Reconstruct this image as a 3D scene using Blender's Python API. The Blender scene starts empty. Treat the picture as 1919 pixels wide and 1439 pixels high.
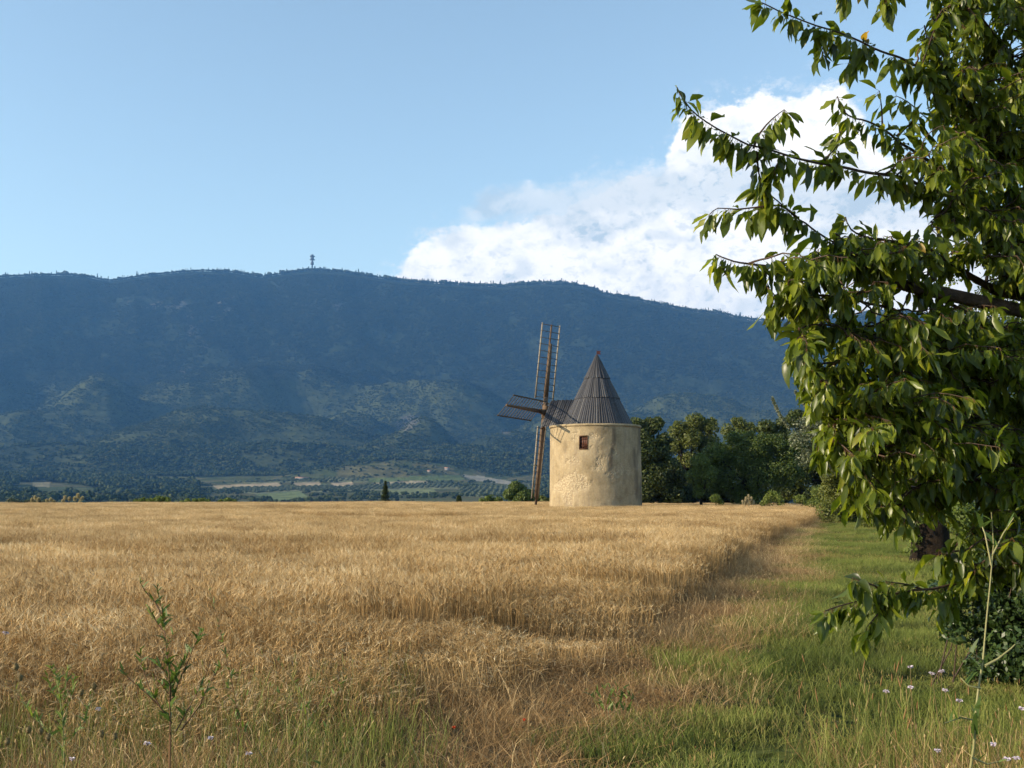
import bpy, math, numpy as np
from math import radians as R, sin, cos, pi, atan2, hypot

# ---------------------------------------------------------------- camera
SC = bpy.context.scene
COL = SC.collection
F, CX, CY, EYE = 2058.0, 959.5, 719.5, 1.6
PITCH = math.atan((925 - 719.5) / F)
cd = bpy.data.cameras.new('camera'); cam = bpy.data.objects.new('camera', cd); COL.objects.link(cam)
cd.sensor_width = 36; cd.lens = 36 * F / 1919; cd.clip_start = 0.1; cd.clip_end = 60000
cam.location = (0, 0, EYE); cam.rotation_euler = (pi / 2 + PITCH, 0, 0)
SC.camera = cam

# ---------------------------------------------------------------- light
SUN_SIDE, SUN_EL = R(18), R(21)          # sun on the left, a little behind the camera, low
SD = np.array([-cos(SUN_SIDE) * cos(SUN_EL), -sin(SUN_SIDE) * cos(SUN_EL), sin(SUN_EL)])
sl = bpy.data.lights.new('sun', 'SUN'); sun = bpy.data.objects.new('sun', sl); COL.objects.link(sun)
sl.energy = 4.9; sl.angle = R(0.5); sl.color = (1.0, 0.84, 0.62)
from mathutils import Vector
sun.rotation_euler = Vector(SD).to_track_quat('Z', 'Y').to_euler()
SC.view_settings.view_transform = 'Standard'; SC.view_settings.look = 'None'
SC.view_settings.exposure = 0.82; SC.view_settings.gamma = 1
HAZE_DENSITY = 0.00008

C = SC.cycles
C.max_bounces = 6; C.diffuse_bounces = 3; C.glossy_bounces = 2; C.transmission_bounces = 4
C.transparent_max_bounces = 8; C.volume_bounces = 0
C.use_denoising = True; C.use_adaptive_sampling = True; C.adaptive_threshold = 0.015
try: C.denoiser = 'OPENIMAGEDENOISE'
except Exception: pass
C.caustics_reflective = False; C.caustics_refractive = False

def ray(px, py):
    a = (px - CX) / F; b = -(py - CY) / F
    cp, sp = cos(PITCH), sin(PITCH)
    return np.array([a, cp - b * sp, sp + b * cp])
def P(px, py, D):                       # point seen at photo pixel (px, py), D metres ahead
    d = ray(px, py); return np.array([0, 0, EYE]) + d * (D / d[1])
def G(px, py):                          # where that pixel meets flat ground
    d = ray(px, py); return d * (-EYE / d[2]) + np.array([0, 0, EYE])
def proj(p):
    p = np.asarray(p, float); cp, sp = cos(PITCH), sin(PITCH)
    x, y, z = p[..., 0], p[..., 1], p[..., 2] - EYE
    f = y * cp + z * sp; u = -y * sp + z * cp
    f = np.where(np.abs(f) < 1e-6, 1e-6, f)
    return CX + F * x / f, CY - F * u / f, f

# ---------------------------------------------------------------- world: sky with a bank of cumulus to the right
W = bpy.data.worlds.new('World'); SC.world = W; W.use_nodes = True
nt = W.node_tree; nt.nodes.clear(); L = nt.links
def N(t, **k):
    n = nt.nodes.new(t)
    for a, b in k.items(): setattr(n, a, b)
    return n
def mathn(op, a, b=None, c=None, clamp=False):
    n = N('ShaderNodeMath', operation=op); n.use_clamp = clamp
    for i, v in enumerate((a, b, c)):
        if v is None: continue
        if isinstance(v, (int, float)): n.inputs[i].default_value = v
        else: L.new(v, n.inputs[i])
    return n.outputs[0]
def smooth(x, lo, hi):
    n = N('ShaderNodeMapRange', interpolation_type='SMOOTHSTEP')
    L.new(x, n.inputs[0]); n.inputs[1].default_value = lo; n.inputs[2].default_value = hi
    return n.outputs[0]
def azel(px, py):
    d = ray(px, py); return math.degrees(atan2(d[0], d[1])), math.degrees(math.atan(d[2] / hypot(d[0], d[1])))
sky = N('ShaderNodeTexSky', sky_type='NISHITA'); sky.sun_disc = False
sky.sun_elevation = SUN_EL; sky.sun_rotation = atan2(SD[0], SD[1])
sky.altitude = 200; sky.air_density = 1.0; sky.dust_density = 0.6; sky.ozone_density = 1.6
tc = N('ShaderNodeTexCoord'); sx = N('ShaderNodeSeparateXYZ'); L.new(tc.outputs['Generated'], sx.inputs[0])
az = mathn('MULTIPLY', mathn('ARCTAN2', sx.outputs[0], sx.outputs[1]), 180 / pi)
el = mathn('MULTIPLY', mathn('ARCSINE', sx.outputs[2]), 180 / pi)
def curve_az(pts):                      # a curve over azimuth, values in degrees of elevation
    A0, A1, E0, E1 = -60., 60., -5., 45.
    n = N('ShaderNodeFloatCurve'); c = n.mapping.curves[0]
    pts = sorted(pts)
    while len(c.points) < len(pts): c.points.new(0.5, 0.5)
    for p, (a, e) in zip(c.points, pts): p.location = ((a - A0) / (A1 - A0), (e - E0) / (E1 - E0)); p.handle_type = 'VECTOR'
    n.mapping.update()
    L.new(mathn('DIVIDE', mathn('SUBTRACT', az, A0), A1 - A0), n.inputs['Value'])
    return mathn('ADD', mathn('MULTIPLY', n.outputs[0], E1 - E0), E0)
cv = N('ShaderNodeCombineXYZ'); L.new(az, cv.inputs[0]); L.new(mathn('MULTIPLY', el, 1.5), cv.inputs[1])
def noise(scale, detail, rough=0.55, off=0.0, dist=0.0):
    mp = N('ShaderNodeMapping'); L.new(cv.outputs[0], mp.inputs[0]); mp.inputs['Location'].default_value = (off, off * .7, off)
    n = N('ShaderNodeTexNoise'); n.inputs['Scale'].default_value = scale; n.inputs['Detail'].default_value = detail
    n.inputs['Roughness'].default_value = rough; n.inputs['Distortion'].default_value = dist
    L.new(mp.outputs[0], n.inputs['Vector']); return n.outputs[0]
# main cumulus: outline of its top
main_top = [azel(*p) for p in ((600, 620), (700, 545), (748, 500), (785, 462), (840, 432), (920, 418), (1000, 408), (1060, 395), (1120, 350), (1180, 330), (1253, 318), (1263, 240), (1300, 212), (1360, 196), (1400, 188),
            (1470, 186), (1520, 172), (1580, 166), (1602, 200), (1640, 262), (1720, 330), (1800, 390), (1919, 430))] + [(45, 9), (60, 6), (-60, -4), (-9.2, -2)]
wob = mathn('ADD', mathn('MULTIPLY', mathn('SUBTRACT', noise(0.55, 9, .6), .5), 2.6), mathn('MULTIPLY', mathn('SUBTRACT', noise(2.4, 7, .62, 7), .5), .95))
dmain = mathn('ADD', mathn('SUBTRACT', curve_az(main_top), el), wob)
m_main = smooth(dmain, -0.38, 0.28)
# thinner veil above it, with blue showing between
veil_top = [azel(*p) for p in ((840, 420), (885, 378), (920, 352), (980, 350), (1060, 345), (1150, 322), (1250, 305), (1300, 300), (1400, 300))] + [(-60, -4), (-5, 3), (60, -4)]
veil_bot = [azel(*p) for p in ((840, 400), (900, 400), (960, 402), (1040, 398), (1100, 420), (1150, 440), (1300, 460), (1400, 480))] + [(-60, -2), (60, -2)]
dv = mathn('ADD', mathn('SUBTRACT', curve_az(veil_top), el), mathn('MULTIPLY', mathn('SUBTRACT', noise(.8, 8, .62, 3), .5), 2.2))
dvb = mathn('ADD', mathn('SUBTRACT', el, curve_az(veil_bot)), mathn('MULTIPLY', mathn('SUBTRACT', noise(.9, 6, .6, 9), .5), 1.6))
m_veil = mathn('MULTIPLY', mathn('MULTIPLY', smooth(dv, -.4, .6), smooth(dvb, -.8, .3)), .75)
wisp = mathn('MULTIPLY', mathn('MULTIPLY', smooth(dmain, -1.6, .2), smooth(noise(1.3, 8, .65, 5), .47, .66)), .5)
mask = mathn('MAXIMUM', mathn('MAXIMUM', m_main, m_veil), wisp)
# grey underside band between the two bright storeys
shade_mid = [azel(*p) for p in ((900, 372), (1100, 378), (1250, 350), (1400, 345), (1500, 370), (1700, 370), (1800, 400))] + [(-60, 2), (60, 4)]
band = mathn('ABSOLUTE', mathn('ADD', mathn('SUBTRACT', el, curve_az(shade_mid)), mathn('MULTIPLY', mathn('SUBTRACT', noise(.45, 5, .55, 11), .5), 3.0)))
grey = mathn('SUBTRACT', 1.0, smooth(band, .25, 2.3), clamp=True)
puff = smooth(noise(.42, 7, .58, 15, .3), .45, .68)
billow = smooth(noise(1.5, 7, .62, 21, .4), .50, .68)
gsum = mathn('ADD', mathn('ADD', mathn('MULTIPLY', grey, .62), mathn('MULTIPLY', puff, .50)), mathn('MULTIPLY', mathn('MULTIPLY', billow, .42), smooth(dmain, .3, 1.8)), clamp=True)
cm = N('ShaderNodeMix', data_type='RGBA'); L.new(gsum, cm.inputs['Factor'])
cm.inputs['A'].default_value = (5.4, 5.2, 4.9, 1); cm.inputs['B'].default_value = (2.5, 3.0, 3.4, 1)
tint = N('ShaderNodeMix', data_type='RGBA', blend_type='MULTIPLY'); tint.inputs['Factor'].default_value = 1
L.new(sky.outputs[0], tint.inputs['A']); tint.inputs['B'].default_value = (1.27, 1.17, .98, 1)
mx = N('ShaderNodeMix', data_type='RGBA'); L.new(mask, mx.inputs['Factor']); L.new(tint.outputs['Result'], mx.inputs['A']); L.new(cm.outputs['Result'], mx.inputs['B'])
bg = N('ShaderNodeBackground'); bg.inputs['Strength'].default_value = 0.15
wo = N('ShaderNodeOutputWorld'); L.new(mx.outputs['Result'], bg.inputs[0]); L.new(bg.outputs[0], wo.inputs[0])
W.cycles.sampling_method = 'MANUAL'; W.cycles.sample_map_resolution = 512

# ---------------------------------------------------------------- helpers
rng = np.random.default_rng(11)
def hash2(ix, iy, s):
    h = (ix.astype(np.int64) * 374761393 + iy.astype(np.int64) * 668265263 + s * 974634777) & 0x7fffffff
    h = ((h ^ (h >> 13)) * 1274126177) & 0x7fffffff
    return ((h ^ (h >> 16)) & 0xffff) / 65535.0
def vnoise(x, y, s=0):
    x = np.asarray(x, float); y = np.asarray(y, float)
    ix, iy = np.floor(x), np.floor(y); fx, fy = x - ix, y - iy
    fx = fx * fx * (3 - 2 * fx); fy = fy * fy * (3 - 2 * fy)
    a, b = hash2(ix, iy, s), hash2(ix + 1, iy, s); c, d = hash2(ix, iy + 1, s), hash2(ix + 1, iy + 1, s)
    return (a + (b - a) * fx) * (1 - fy) + (c + (d - c) * fx) * fy
def fbm(x, y, o=5, s=0, g=.5):
    t = 0; a = 1; n = 0
    for k in range(o):
        t = t + a * vnoise(x * 2 ** k, y * 2 ** k, s + k * 17); n += a; a *= g
    return t / n
def ss(x, a, b):
    t = np.clip((x - a) / (b - a), 0, 1); return t * t * (3 - 2 * t)

def mesh_np(name, V, Fq, mat=None, smooth_=False, attrs=None):
    V = np.ascontiguousarray(V, np.float32)
    me = bpy.data.meshes.new(name)
    if isinstance(Fq, np.ndarray): lists = [Fq] if len(Fq) else []
    else: lists = [np.asarray(f, np.int32) for f in Fq if len(f)]
    loops = np.concatenate([f.ravel() for f in lists]).astype(np.int32) if lists else np.zeros(0, np.int32)
    tot = np.concatenate([np.full(len(f), f.shape[1], np.int32) for f in lists]) if lists else np.zeros(0, np.int32)
    start = np.concatenate([[0], np.cumsum(tot)[:-1]]).astype(np.int32) if len(tot) else tot
    me.vertices.add(len(V)); me.vertices.foreach_set('co', V.ravel())
    me.loops.add(len(loops)); me.loops.foreach_set('vertex_index', loops)
    me.polygons.add(len(tot)); me.polygons.foreach_set('loop_start', start); me.polygons.foreach_set('loop_total', tot)
    if smooth_ and len(tot): me.polygons.foreach_set('use_smooth', np.ones(len(tot), bool))
    me.update(calc_edges=True)
    for k, (ty, a) in (attrs or {}).items():
        at = me.attributes.new(k, ty, 'POINT')
        at.data.foreach_set({'FLOAT': 'value', 'INT': 'value', 'FLOAT_VECTOR': 'vector', 'FLOAT_COLOR': 'color'}[ty], np.ascontiguousarray(a).ravel())
    if mat: me.materials.append(mat)
    return me
def link(name, me, parent=None):
    o = bpy.data.objects.new(name, me); COL.objects.link(o)
    if parent is not None: o.parent = parent
    return o
def tag(o, label=None, cat=None, group=None, kind=None):
    if label: o['label'] = label
    if cat: o['category'] = cat
    if group: o['group'] = group
    if kind: o['kind'] = kind
    return o
def empty(name, loc, label, cat, group=None):
    o = bpy.data.objects.new(name, None); COL.objects.link(o); o.location = loc; o.empty_display_size = .3
    return tag(o, label, cat, group)

class MB:                               # gathers shapes into one mesh
    def __init__(s): s.v = []; s.q = []; s.t = []; s.n = 0; s.a = []
    def add(s, V, Q=None, T=None, tone=0.):
        V = np.asarray(V, float).reshape(-1, 3)
        if Q is not None and len(Q): s.q.append(np.asarray(Q) + s.n)
        if T is not None and len(T): s.t.append(np.asarray(T) + s.n)
        s.v.append(V); s.a.append(np.broadcast_to(np.asarray(tone, float), (len(V),)).copy()); s.n += len(V)
    def bar(s, a, b, w, h, up=(0, 0, 1), w2=None, h2=None, tone=0.):
        a = np.asarray(a, float); b = np.asarray(b, float); d = b - a; d /= np.linalg.norm(d)
        x = np.cross(d, up); x /= np.linalg.norm(x); y = np.cross(x, d)
        w2 = w if w2 is None else w2; h2 = h if h2 is None else h2
        V = [p + x * sx_ * ww / 2 + y * sy_ * hh / 2 for p, ww, hh in ((a, w, h), (b, w2, h2)) for sx_, sy_ in ((-1, -1), (1, -1), (1, 1), (-1, 1))]
        s.add(V, [[0, 1, 5, 4], [1, 2, 6, 5], [2, 3, 7, 6], [3, 0, 4, 7], [3, 2, 1, 0], [4, 5, 6, 7]], tone=tone)
    def tube(s, pts, rad, n=7, tone=0.):
        pts = np.asarray(pts, float); m = len(pts); rad = np.broadcast_to(rad, (m,))
        tan = np.gradient(pts, axis=0); tan /= np.linalg.norm(tan, axis=1)[:, None] + 1e-9
        ref = np.array([0.31, .95, .05]) if abs(tan[0][1]) < .9 else np.array([1., 0, 0])
        X = np.cross(tan, ref); X /= np.linalg.norm(X, axis=1)[:, None] + 1e-9; Y = np.cross(tan, X)
        th = np.arange(n) * 2 * pi / n
        V = pts[:, None] + rad[:, None, None] * (np.cos(th)[None, :, None] * X[:, None] + np.sin(th)[None, :, None] * Y[:, None])
        i = np.arange(m - 1)[:, None] * n; j = np.arange(n)[None]; j2 = (j + 1) % n
        Q = np.stack([i + j, i + j2, i + n + j2, i + n + j], -1).reshape(-1, 4)
        s.add(V.reshape(-1, 3), Q, tone=tone)
    def box(s, lo, hi, tone=0.):
        (a, b, c), (d, e, f) = lo, hi
        V = [(x, y, z) for z in (c, f) for x, y in ((a, b), (d, b), (d, e), (a, e))]
        s.add(V, [[0, 1, 5, 4], [1, 2, 6, 5], [2, 3, 7, 6], [3, 0, 4, 7], [3, 2, 1, 0], [4, 5, 6, 7]], tone=tone)
    def mesh(s, name, mat, sm=False, origin=None):
        V = np.concatenate(s.v); V = V if origin is None else V - np.asarray(origin)
        return mesh_np(name, V, [np.concatenate(s.q) if s.q else [], np.concatenate(s.t) if s.t else []], mat, sm, {'tone': ('FLOAT', np.concatenate(s.a))})
    def build(s, name, mat, parent=None, sm=False):
        org = None if parent is None else np.array(parent.matrix_basis.translation)
        if parent is not None and parent.parent is not None: org = org + np.array(parent.parent.matrix_basis.translation)
        return link(name, s.mesh(name, mat, sm, org), parent)

# ---------------------------------------------------------------- materials
def mat(name, build):
    m = bpy.data.materials.new(name); m.use_nodes = True; t = m.node_tree; t.nodes.clear()
    out = t.nodes.new('ShaderNodeOutputMaterial')
    class H:
        T = t
        def n(s, ty, **k):
            x = t.nodes.new(ty)
            for a, b in k.items(): setattr(x, a, b)
            return x
        def l(s, a, b): t.links.new(a, b)
        def attr(s, nm): x = s.n('ShaderNodeAttribute', attribute_name=nm); return x
        def ramp(s, fac, *st):
            r = s.n('ShaderNodeValToRGB'); s.l(fac, r.inputs[0])
            e = r.color_ramp.elements
            while len(e) < len(st): e.new(.5)
            for k, (p, c) in zip(e, st): k.position = p; k.color = (*c, 1)
            return r.outputs[0]
        def noise(s, sc, det=4, ro=.5, vec=None, off=None):
            x = s.n('ShaderNodeTexNoise'); x.inputs['Scale'].default_value = sc; x.inputs['Detail'].default_value = det; x.inputs['Roughness'].default_value = ro
            if vec is None: vec = s.n('ShaderNodeTexCoord').outputs['Object']
            s.l(vec, x.inputs['Vector']); return x.outputs[0]
        def mix(s, f, a, b, mode='MIX'):
            x = s.n('ShaderNodeMix', data_type='RGBA', blend_type=mode)
            for v, k in ((f, 'Factor'), (a, 'A'), (b, 'B')):
                if isinstance(v, (int, float)): x.inputs[k].default_value = v
                elif isinstance(v, tuple): x.inputs[k].default_value = (*v, 1)
                else: s.l(v, x.inputs[k])
            return x.outputs['Result']
        def m(s, op, a, b=0., clamp=False):
            x = s.n('ShaderNodeMath', operation=op, use_clamp=clamp)
            for i, v in enumerate((a, b)):
                if isinstance(v, (int, float)): x.inputs[i].default_value = v
                else: s.l(v, x.inputs[i])
            return x.outputs[0]
        def bump(s, h, st, dist=.02):
            b = s.n('ShaderNodeBump'); b.inputs['Strength'].default_value = st; b.inputs['Distance'].default_value = dist; s.l(h, b.inputs['Height']); return b.outputs[0]
        def pbr(s, col, rough=.8, nrm=None, spec=.3, metal=0.):
            b = s.n('ShaderNodeBsdfPrincipled'); b.inputs['Roughness'].default_value = rough; b.inputs['Specular IOR Level'].default_value = spec; b.inputs['Metallic'].default_value = metal
            if isinstance(col, tuple): b.inputs['Base Color'].default_value = (*col, 1)
            else: s.l(col, b.inputs['Base Color'])
            if nrm is not None: s.l(nrm, b.inputs['Normal'])
            return b
    h = H(); r = build(h); t.links.new(r.outputs[0] if hasattr(r, 'outputs') else r, out.inputs['Surface'])
    return m

def leafmat(name, ramp, rough=.45, trans=.4, tcol=1.6, spec=.35):
    def b(h):
        c = h.ramp(h.attr('tone').outputs['Fac'], *ramp)
        p = h.pbr(c, rough, spec=spec)
        tr = h.n('ShaderNodeBsdfTranslucent'); h.l(h.mix(1.0, c, (tcol * 1.15, tcol * 1.1, tcol * .45), 'MULTIPLY'), tr.inputs[0])
        ms = h.n('ShaderNodeMixShader'); ms.inputs[0].default_value = trans; h.l(p.outputs[0], ms.inputs[1]); h.l(tr.outputs[0], ms.inputs[2])
        return ms
    return mat(name, b)
def instmat(name, lo, hi, base, z0, z1, trans=.25, rough=.6):
    """blade material: tone attribute mixes lo/hi, base colour at the foot of the plant, per-tuft variation"""
    def b(h):
        oi = h.n('ShaderNodeObjectInfo').outputs['Random']
        f = h.m('ADD', h.m('MULTIPLY', h.attr('tone').outputs['Fac'], .75), h.m('MULTIPLY', oi, .25), clamp=True)
        c = h.ramp(f, *lo)
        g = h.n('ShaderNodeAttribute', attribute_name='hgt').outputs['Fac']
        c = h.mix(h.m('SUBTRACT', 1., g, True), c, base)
        c = h.mix(1.0, c, h.ramp(oi, (0, (.82, .82, .82)), (1, (1.12, 1.1, 1.06))), 'MULTIPLY')
        loc = h.n('ShaderNodeObjectInfo').outputs['Location']
        c = h.mix(1.0, c, h.ramp(h.noise(.22, 4, .65, loc), (.32, (.82, .79, .74)), (.52, (1, .99, .97)), (.7, (1.14, 1.14, 1.10))), 'MULTIPLY')
        p = h.pbr(c, rough, spec=.3)
        tr = h.n('ShaderNodeBsdfTranslucent'); h.l(c, tr.inputs[0])
        ms = h.n('ShaderNodeMixShader'); ms.inputs[0].default_value = trans; h.l(p.outputs[0], ms.inputs[1]); h.l(tr.outputs[0], ms.inputs[2])
        return ms
    return mat(name, b)

M = {}
def plaster(h):
    oc = h.n('ShaderNodeTexCoord').outputs['Object']
    big = h.noise(.9, 5, .6, oc); fine = h.noise(9, 8, .65, oc); rub = h.noise(5.5, 3, .5, oc)
    c = h.ramp(big, (.28, (.27, .21, .12)), (.5, (.38, .305, .187)), (.72, (.45, .37, .24)))
    c = h.mix(h.ramp(fine, (.35, (0, 0, 0)), (.7, (1, 1, 1))), c, h.mix(1., c, (.78, .74, .68), 'MULTIPLY'))
    # exposed rubble stone where the render has fallen off
    vo = h.n('ShaderNodeTexVoronoi', feature='F1'); vo.inputs['Scale'].default_value = 9.0; h.l(oc, vo.inputs['Vector'])
    st = h.n('ShaderNodeMapping'); st.inputs['Scale'].default_value = (1.2, 1.2, 2.2); h.l(oc, st.inputs[0])
    patch = h.attr('bare').outputs['Fac']
    stone = h.mix(h.ramp(vo.outputs['Distance'], (.25, (0, 0, 0)), (.75, (1, 1, 1))), (.47, .385, .245), (.33, .255, .155))
    c = h.mix(patch, c, stone)
    # rain streaks running down from the eave
    sp = h.n('ShaderNodeSeparateXYZ'); h.l(oc, sp.inputs[0])
    ms_ = h.n('ShaderNodeMapping'); ms_.inputs['Scale'].default_value = (3.2, 3.2, .25); h.l(oc, ms_.inputs[0])
    stk = h.ramp(h.noise(1.6, 5, .6, ms_.outputs[0]), (.5, (0, 0, 0)), (.68, (1, 1, 1)))
    c = h.mix(h.m('MULTIPLY', stk, .6), c, (.24, .19, .13))
    c = h.mix(h.m('MULTIPLY', h.attr('stain').outputs['Fac'], .95), c, (.12, .095, .065))
    hgt = h.m('ADD', h.m('MULTIPLY', fine, .5), h.m('ADD', h.m('MULTIPLY', rub, .6), h.m('MULTIPLY', patch, h.m('MULTIPLY', vo.outputs['Distance'], -2.2))))
    return h.pbr(c, .92, h.bump(hgt, .6, .035), .15)
M['plaster'] = mat('lime_plaster', plaster)
def wood_roof(h):
    oc = h.n('ShaderNodeTexCoord').outputs['Object']
    t = h.attr('tone').outputs['Fac']
    c = h.ramp(t, (0, (.026, .027, .033)), (.5, (.045, .046, .053)), (1, (.098, .096, .096)))
    mp = h.n('ShaderNodeMapping'); mp.inputs['Scale'].default_value = (9, 9, .8); h.l(oc, mp.inputs[0])
    g = h.noise(3, 5, .6, mp.outputs[0])
    c = h.mix(h.ramp(g, (.3, (0, 0, 0)), (.75, (1, 1, 1))), h.mix(1., c, (.6, .6, .62), 'MULTIPLY'), h.mix(1., c, (1.3, 1.25, 1.15), 'MULTIPLY'))
    return h.pbr(c, .62, h.bump(g, .6, .02), .4)
M['roof'] = mat('weathered_shingle_boards', wood_roof)
def wood(name, a, b_, rough=.75):
    def f(h):
        g = h.noise(6, 6, .65); g2 = h.noise(40, 3, .6)
        c = h.ramp(h.m('ADD', h.m('MULTIPLY', g, .7), h.m('MULTIPLY', g2, .3)), (.32, a), (.68, b_))
        return h.pbr(c, rough, h.bump(g2, .4, .01), .25)
    return mat(name, f)
M['spar'] = wood('brown_spar_timber', (.07, .045, .028), (.17, .115, .07))
M['lath'] = wood('grey_lath_timber', (.16, .135, .10), (.34, .30, .235))
M['lath_dark'] = wood('dark_lath_timber', (.035, .03, .026), (.11, .09, .07))
M['shutter'] = wood('red_brown_shutter_paint', (.05, .020, .011), (.12, .045, .024), .55)
M['frame'] = wood('dark_window_frame', (.06, .03, .015), (.12, .06, .03))
M['iron'] = mat('dark_iron', lambda h: h.pbr(h.ramp(h.noise(20, 3), (.3, (.03, .022, .02)), (.7, (.07, .045, .03))), .5, spec=.4, metal=.4))
M['flag'] = mat('rusty_red_vane', lambda h: h.pbr(h.ramp(h.noise(30, 3), (.4, (.10, .02, .012)), (.7, (.05, .03, .03))), .6))
M['bark'] = mat('cherry_bark', lambda h: h.pbr(h.ramp(h.noise(14, 7, .7), (.3, (.035, .028, .022)), (.7, (.15, .105, .08))), .8, h.bump(h.noise(25, 6, .7), .9, .03), .25))
M['bark_dark'] = mat('dark_tree_bark', lambda h: h.pbr(h.ramp(h.noise(7, 8, .75), (.32, (.008, .006, .004)), (.7, (.038, .026, .016))), .9, h.bump(h.noise(9, 7, .75), 1., .08), .15))
M['twig'] = mat('red_brown_twig', lambda h: h.pbr(h.ramp(h.noise(30, 3), (.3, (.035, .022, .015)), (.7, (.085, .052, .034))), .6, spec=.3))
M['stalk'] = leafmat('leaf_stalk', ((0, (.16, .05, .02)), (1, (.12, .14, .03))), .5, .15)
M['cherry'] = leafmat('cherry_leaf', ((0, (.030, .046, .008)), (.45, (.100, .136, .013)), (.85, (.22, .25, .026)), (.93, (.22, .21, .03)), (1, (.30, .17, .03))), .36, .42, 2.1, .45)
M['leaf_dark'] = leafmat('dark_leaf', ((0, (.026, .038, .009)), (.5, (.055, .075, .015)), (1, (.11, .13, .024))), .55, .25, 1.3)
M['leaf_mid'] = leafmat('mid_green_leaf', ((0, (.045, .07, .013)), (.5, (.088, .125, .020)), (1, (.15, .19, .03))), .55, .3, 1.3)
M['leaf_olive'] = leafmat('olive_green_leaf', ((0, (.065, .082, .018)), (.5, (.115, .135, .024)), (1, (.19, .20, .04))), .55, .3, 1.3)
M['leaf_grey'] = leafmat('grey_green_leaf', ((0, (.05, .065, .035)), (.5, (.12, .14, .08)), (1, (.30, .31, .20))), .5, .25, 1.2)
M['leaf_bright'] = leafmat('bright_bush_leaf', ((0, (.09, .12, .025)), (.5, (.16, .20, .035)), (1, (.26, .29, .06))), .55, .3, 1.2)
M['leaf_bramble'] = leafmat('bramble_leaf', ((0, (.022, .042, .012)), (.5, (.042, .075, .02)), (1, (.08, .12, .03))), .35, .25, 1.3, .5)
M['plume'] = leafmat('straw_plume', ((0, (.30, .26, .15)), (1, (.55, .47, .30))), .7, .3, 1.)
M['ridgetree'] = leafmat('far_conifer', ((0, (.016, .026, .011)), (1, (.035, .05, .018))), .8, 0., 1.)
def rndleaf(name, st):
    def b(h):
        r = h.n('ShaderNodeObjectInfo').outputs['Random']
        return h.pbr(h.mix(1., h.ramp(r, *st), h.ramp(h.noise(.9, 3), (.3, (.7, .7, .7)), (.7, (1.25, 1.25, 1.25))), 'MULTIPLY'), .9, spec=.1)
    return mat(name, b)
M['wood_far'] = rndleaf('far_woodland_leaf', ((0, (.018, .030, .013)), (.45, (.034, .050, .019)), (.8, (.052, .070, .025)), (1, (.085, .092, .036))))
M['olive_far'] = rndleaf('far_orchard_leaf', ((0, (.06, .08, .045)), (1, (.11, .13, .075))))
M['wheat'] = instmat('ripe_wheat', ((0, (.15, .09, .04)), (.14, (.34, .20, .075)), (.35, (.51, .33, .13)), (.75, (.69, .51, .26)), (1, (.90, .79, .53))), None, (.13, .08, .035), 0, 1, .3, .55)  # brown stalk feet, painted darker to deepen shadow in the thin bands
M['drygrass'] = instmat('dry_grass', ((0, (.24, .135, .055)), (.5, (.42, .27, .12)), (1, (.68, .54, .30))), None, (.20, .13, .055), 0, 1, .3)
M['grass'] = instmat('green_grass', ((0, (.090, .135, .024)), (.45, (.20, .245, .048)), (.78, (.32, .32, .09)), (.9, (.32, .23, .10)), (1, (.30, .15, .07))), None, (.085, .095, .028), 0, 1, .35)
M['weedgreen'] = leafmat('weed_leaf', ((0, (.05, .09, .02)), (.6, (.11, .17, .035)), (1, (.20, .26, .06))), .5, .3, 1.2)
M['weedstem'] = leafmat('weed_stem', ((0, (.16, .06, .03)), (.5, (.20, .15, .06)), (1, (.30, .30, .13))), .55, .1, 1.)
M['petal'] = leafmat('lilac_petal', ((0, (.50, .42, .55)), (1, (.72, .66, .76))), .6, .3, 1.)
M['seedhead'] = leafmat('brown_seed_head', ((0, (.13, .09, .035)), (1, (.28, .22, .10))), .8, .05, 1.)
M['poppy'] = leafmat('poppy_petal', ((0, (.35, .03, .015)), (1, (.60, .10, .03))), .6, .3, 1.)
M['concrete'] = mat('shaded_concrete', lambda h: h.pbr(h.ramp(h.noise(.8, 4), (.3, (.05, .05, .052)), (.7, (.09, .09, .09))), .8))  # concrete colour lowered to stand in for shade on the hilltop
M['farwall'] = mat('pale_farm_wall', lambda h: h.pbr(h.ramp(h.noise(.8, 4), (.3, (.20, .19, .17)), (.7, (.27, .25, .22))), .8))
M['tile'] = mat('clay_tile', lambda h: h.pbr(h.ramp(h.noise(2, 4), (.3, (.28, .14, .09)), (.7, (.42, .25, .17))), .85))
def terrain_mat(h):
    col = h.attr('col').outputs['Color']
    geo = h.n('ShaderNodeNewGeometry').outputs['Position']
    n1 = h.noise(.035, 8, .68, geo); n2 = h.noise(2.5, 6, .7, geo)
    cam_near = h.attr('near').outputs['Fac']
    c = h.mix(1., col, h.ramp(n1, (.3, (.55, .58, .6)), (.7, (1.4, 1.38, 1.3))), 'MULTIPLY')
    c2 = h.mix(1., col, h.ramp(n2, (.3, (.55, .52, .5)), (.7, (1.3, 1.28, 1.2))), 'MULTIPLY')
    c = h.mix(cam_near, c, c2)
    b1 = h.n('ShaderNodeBump'); b1.inputs['Strength'].default_value = .8; b1.inputs['Distance'].default_value = 14; h.l(n1, b1.inputs['Height'])
    return h.pbr(c, .95, b1.outputs[0], .05)
M['terrain'] = mat('terrain_surface', terrain_mat)

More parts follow.
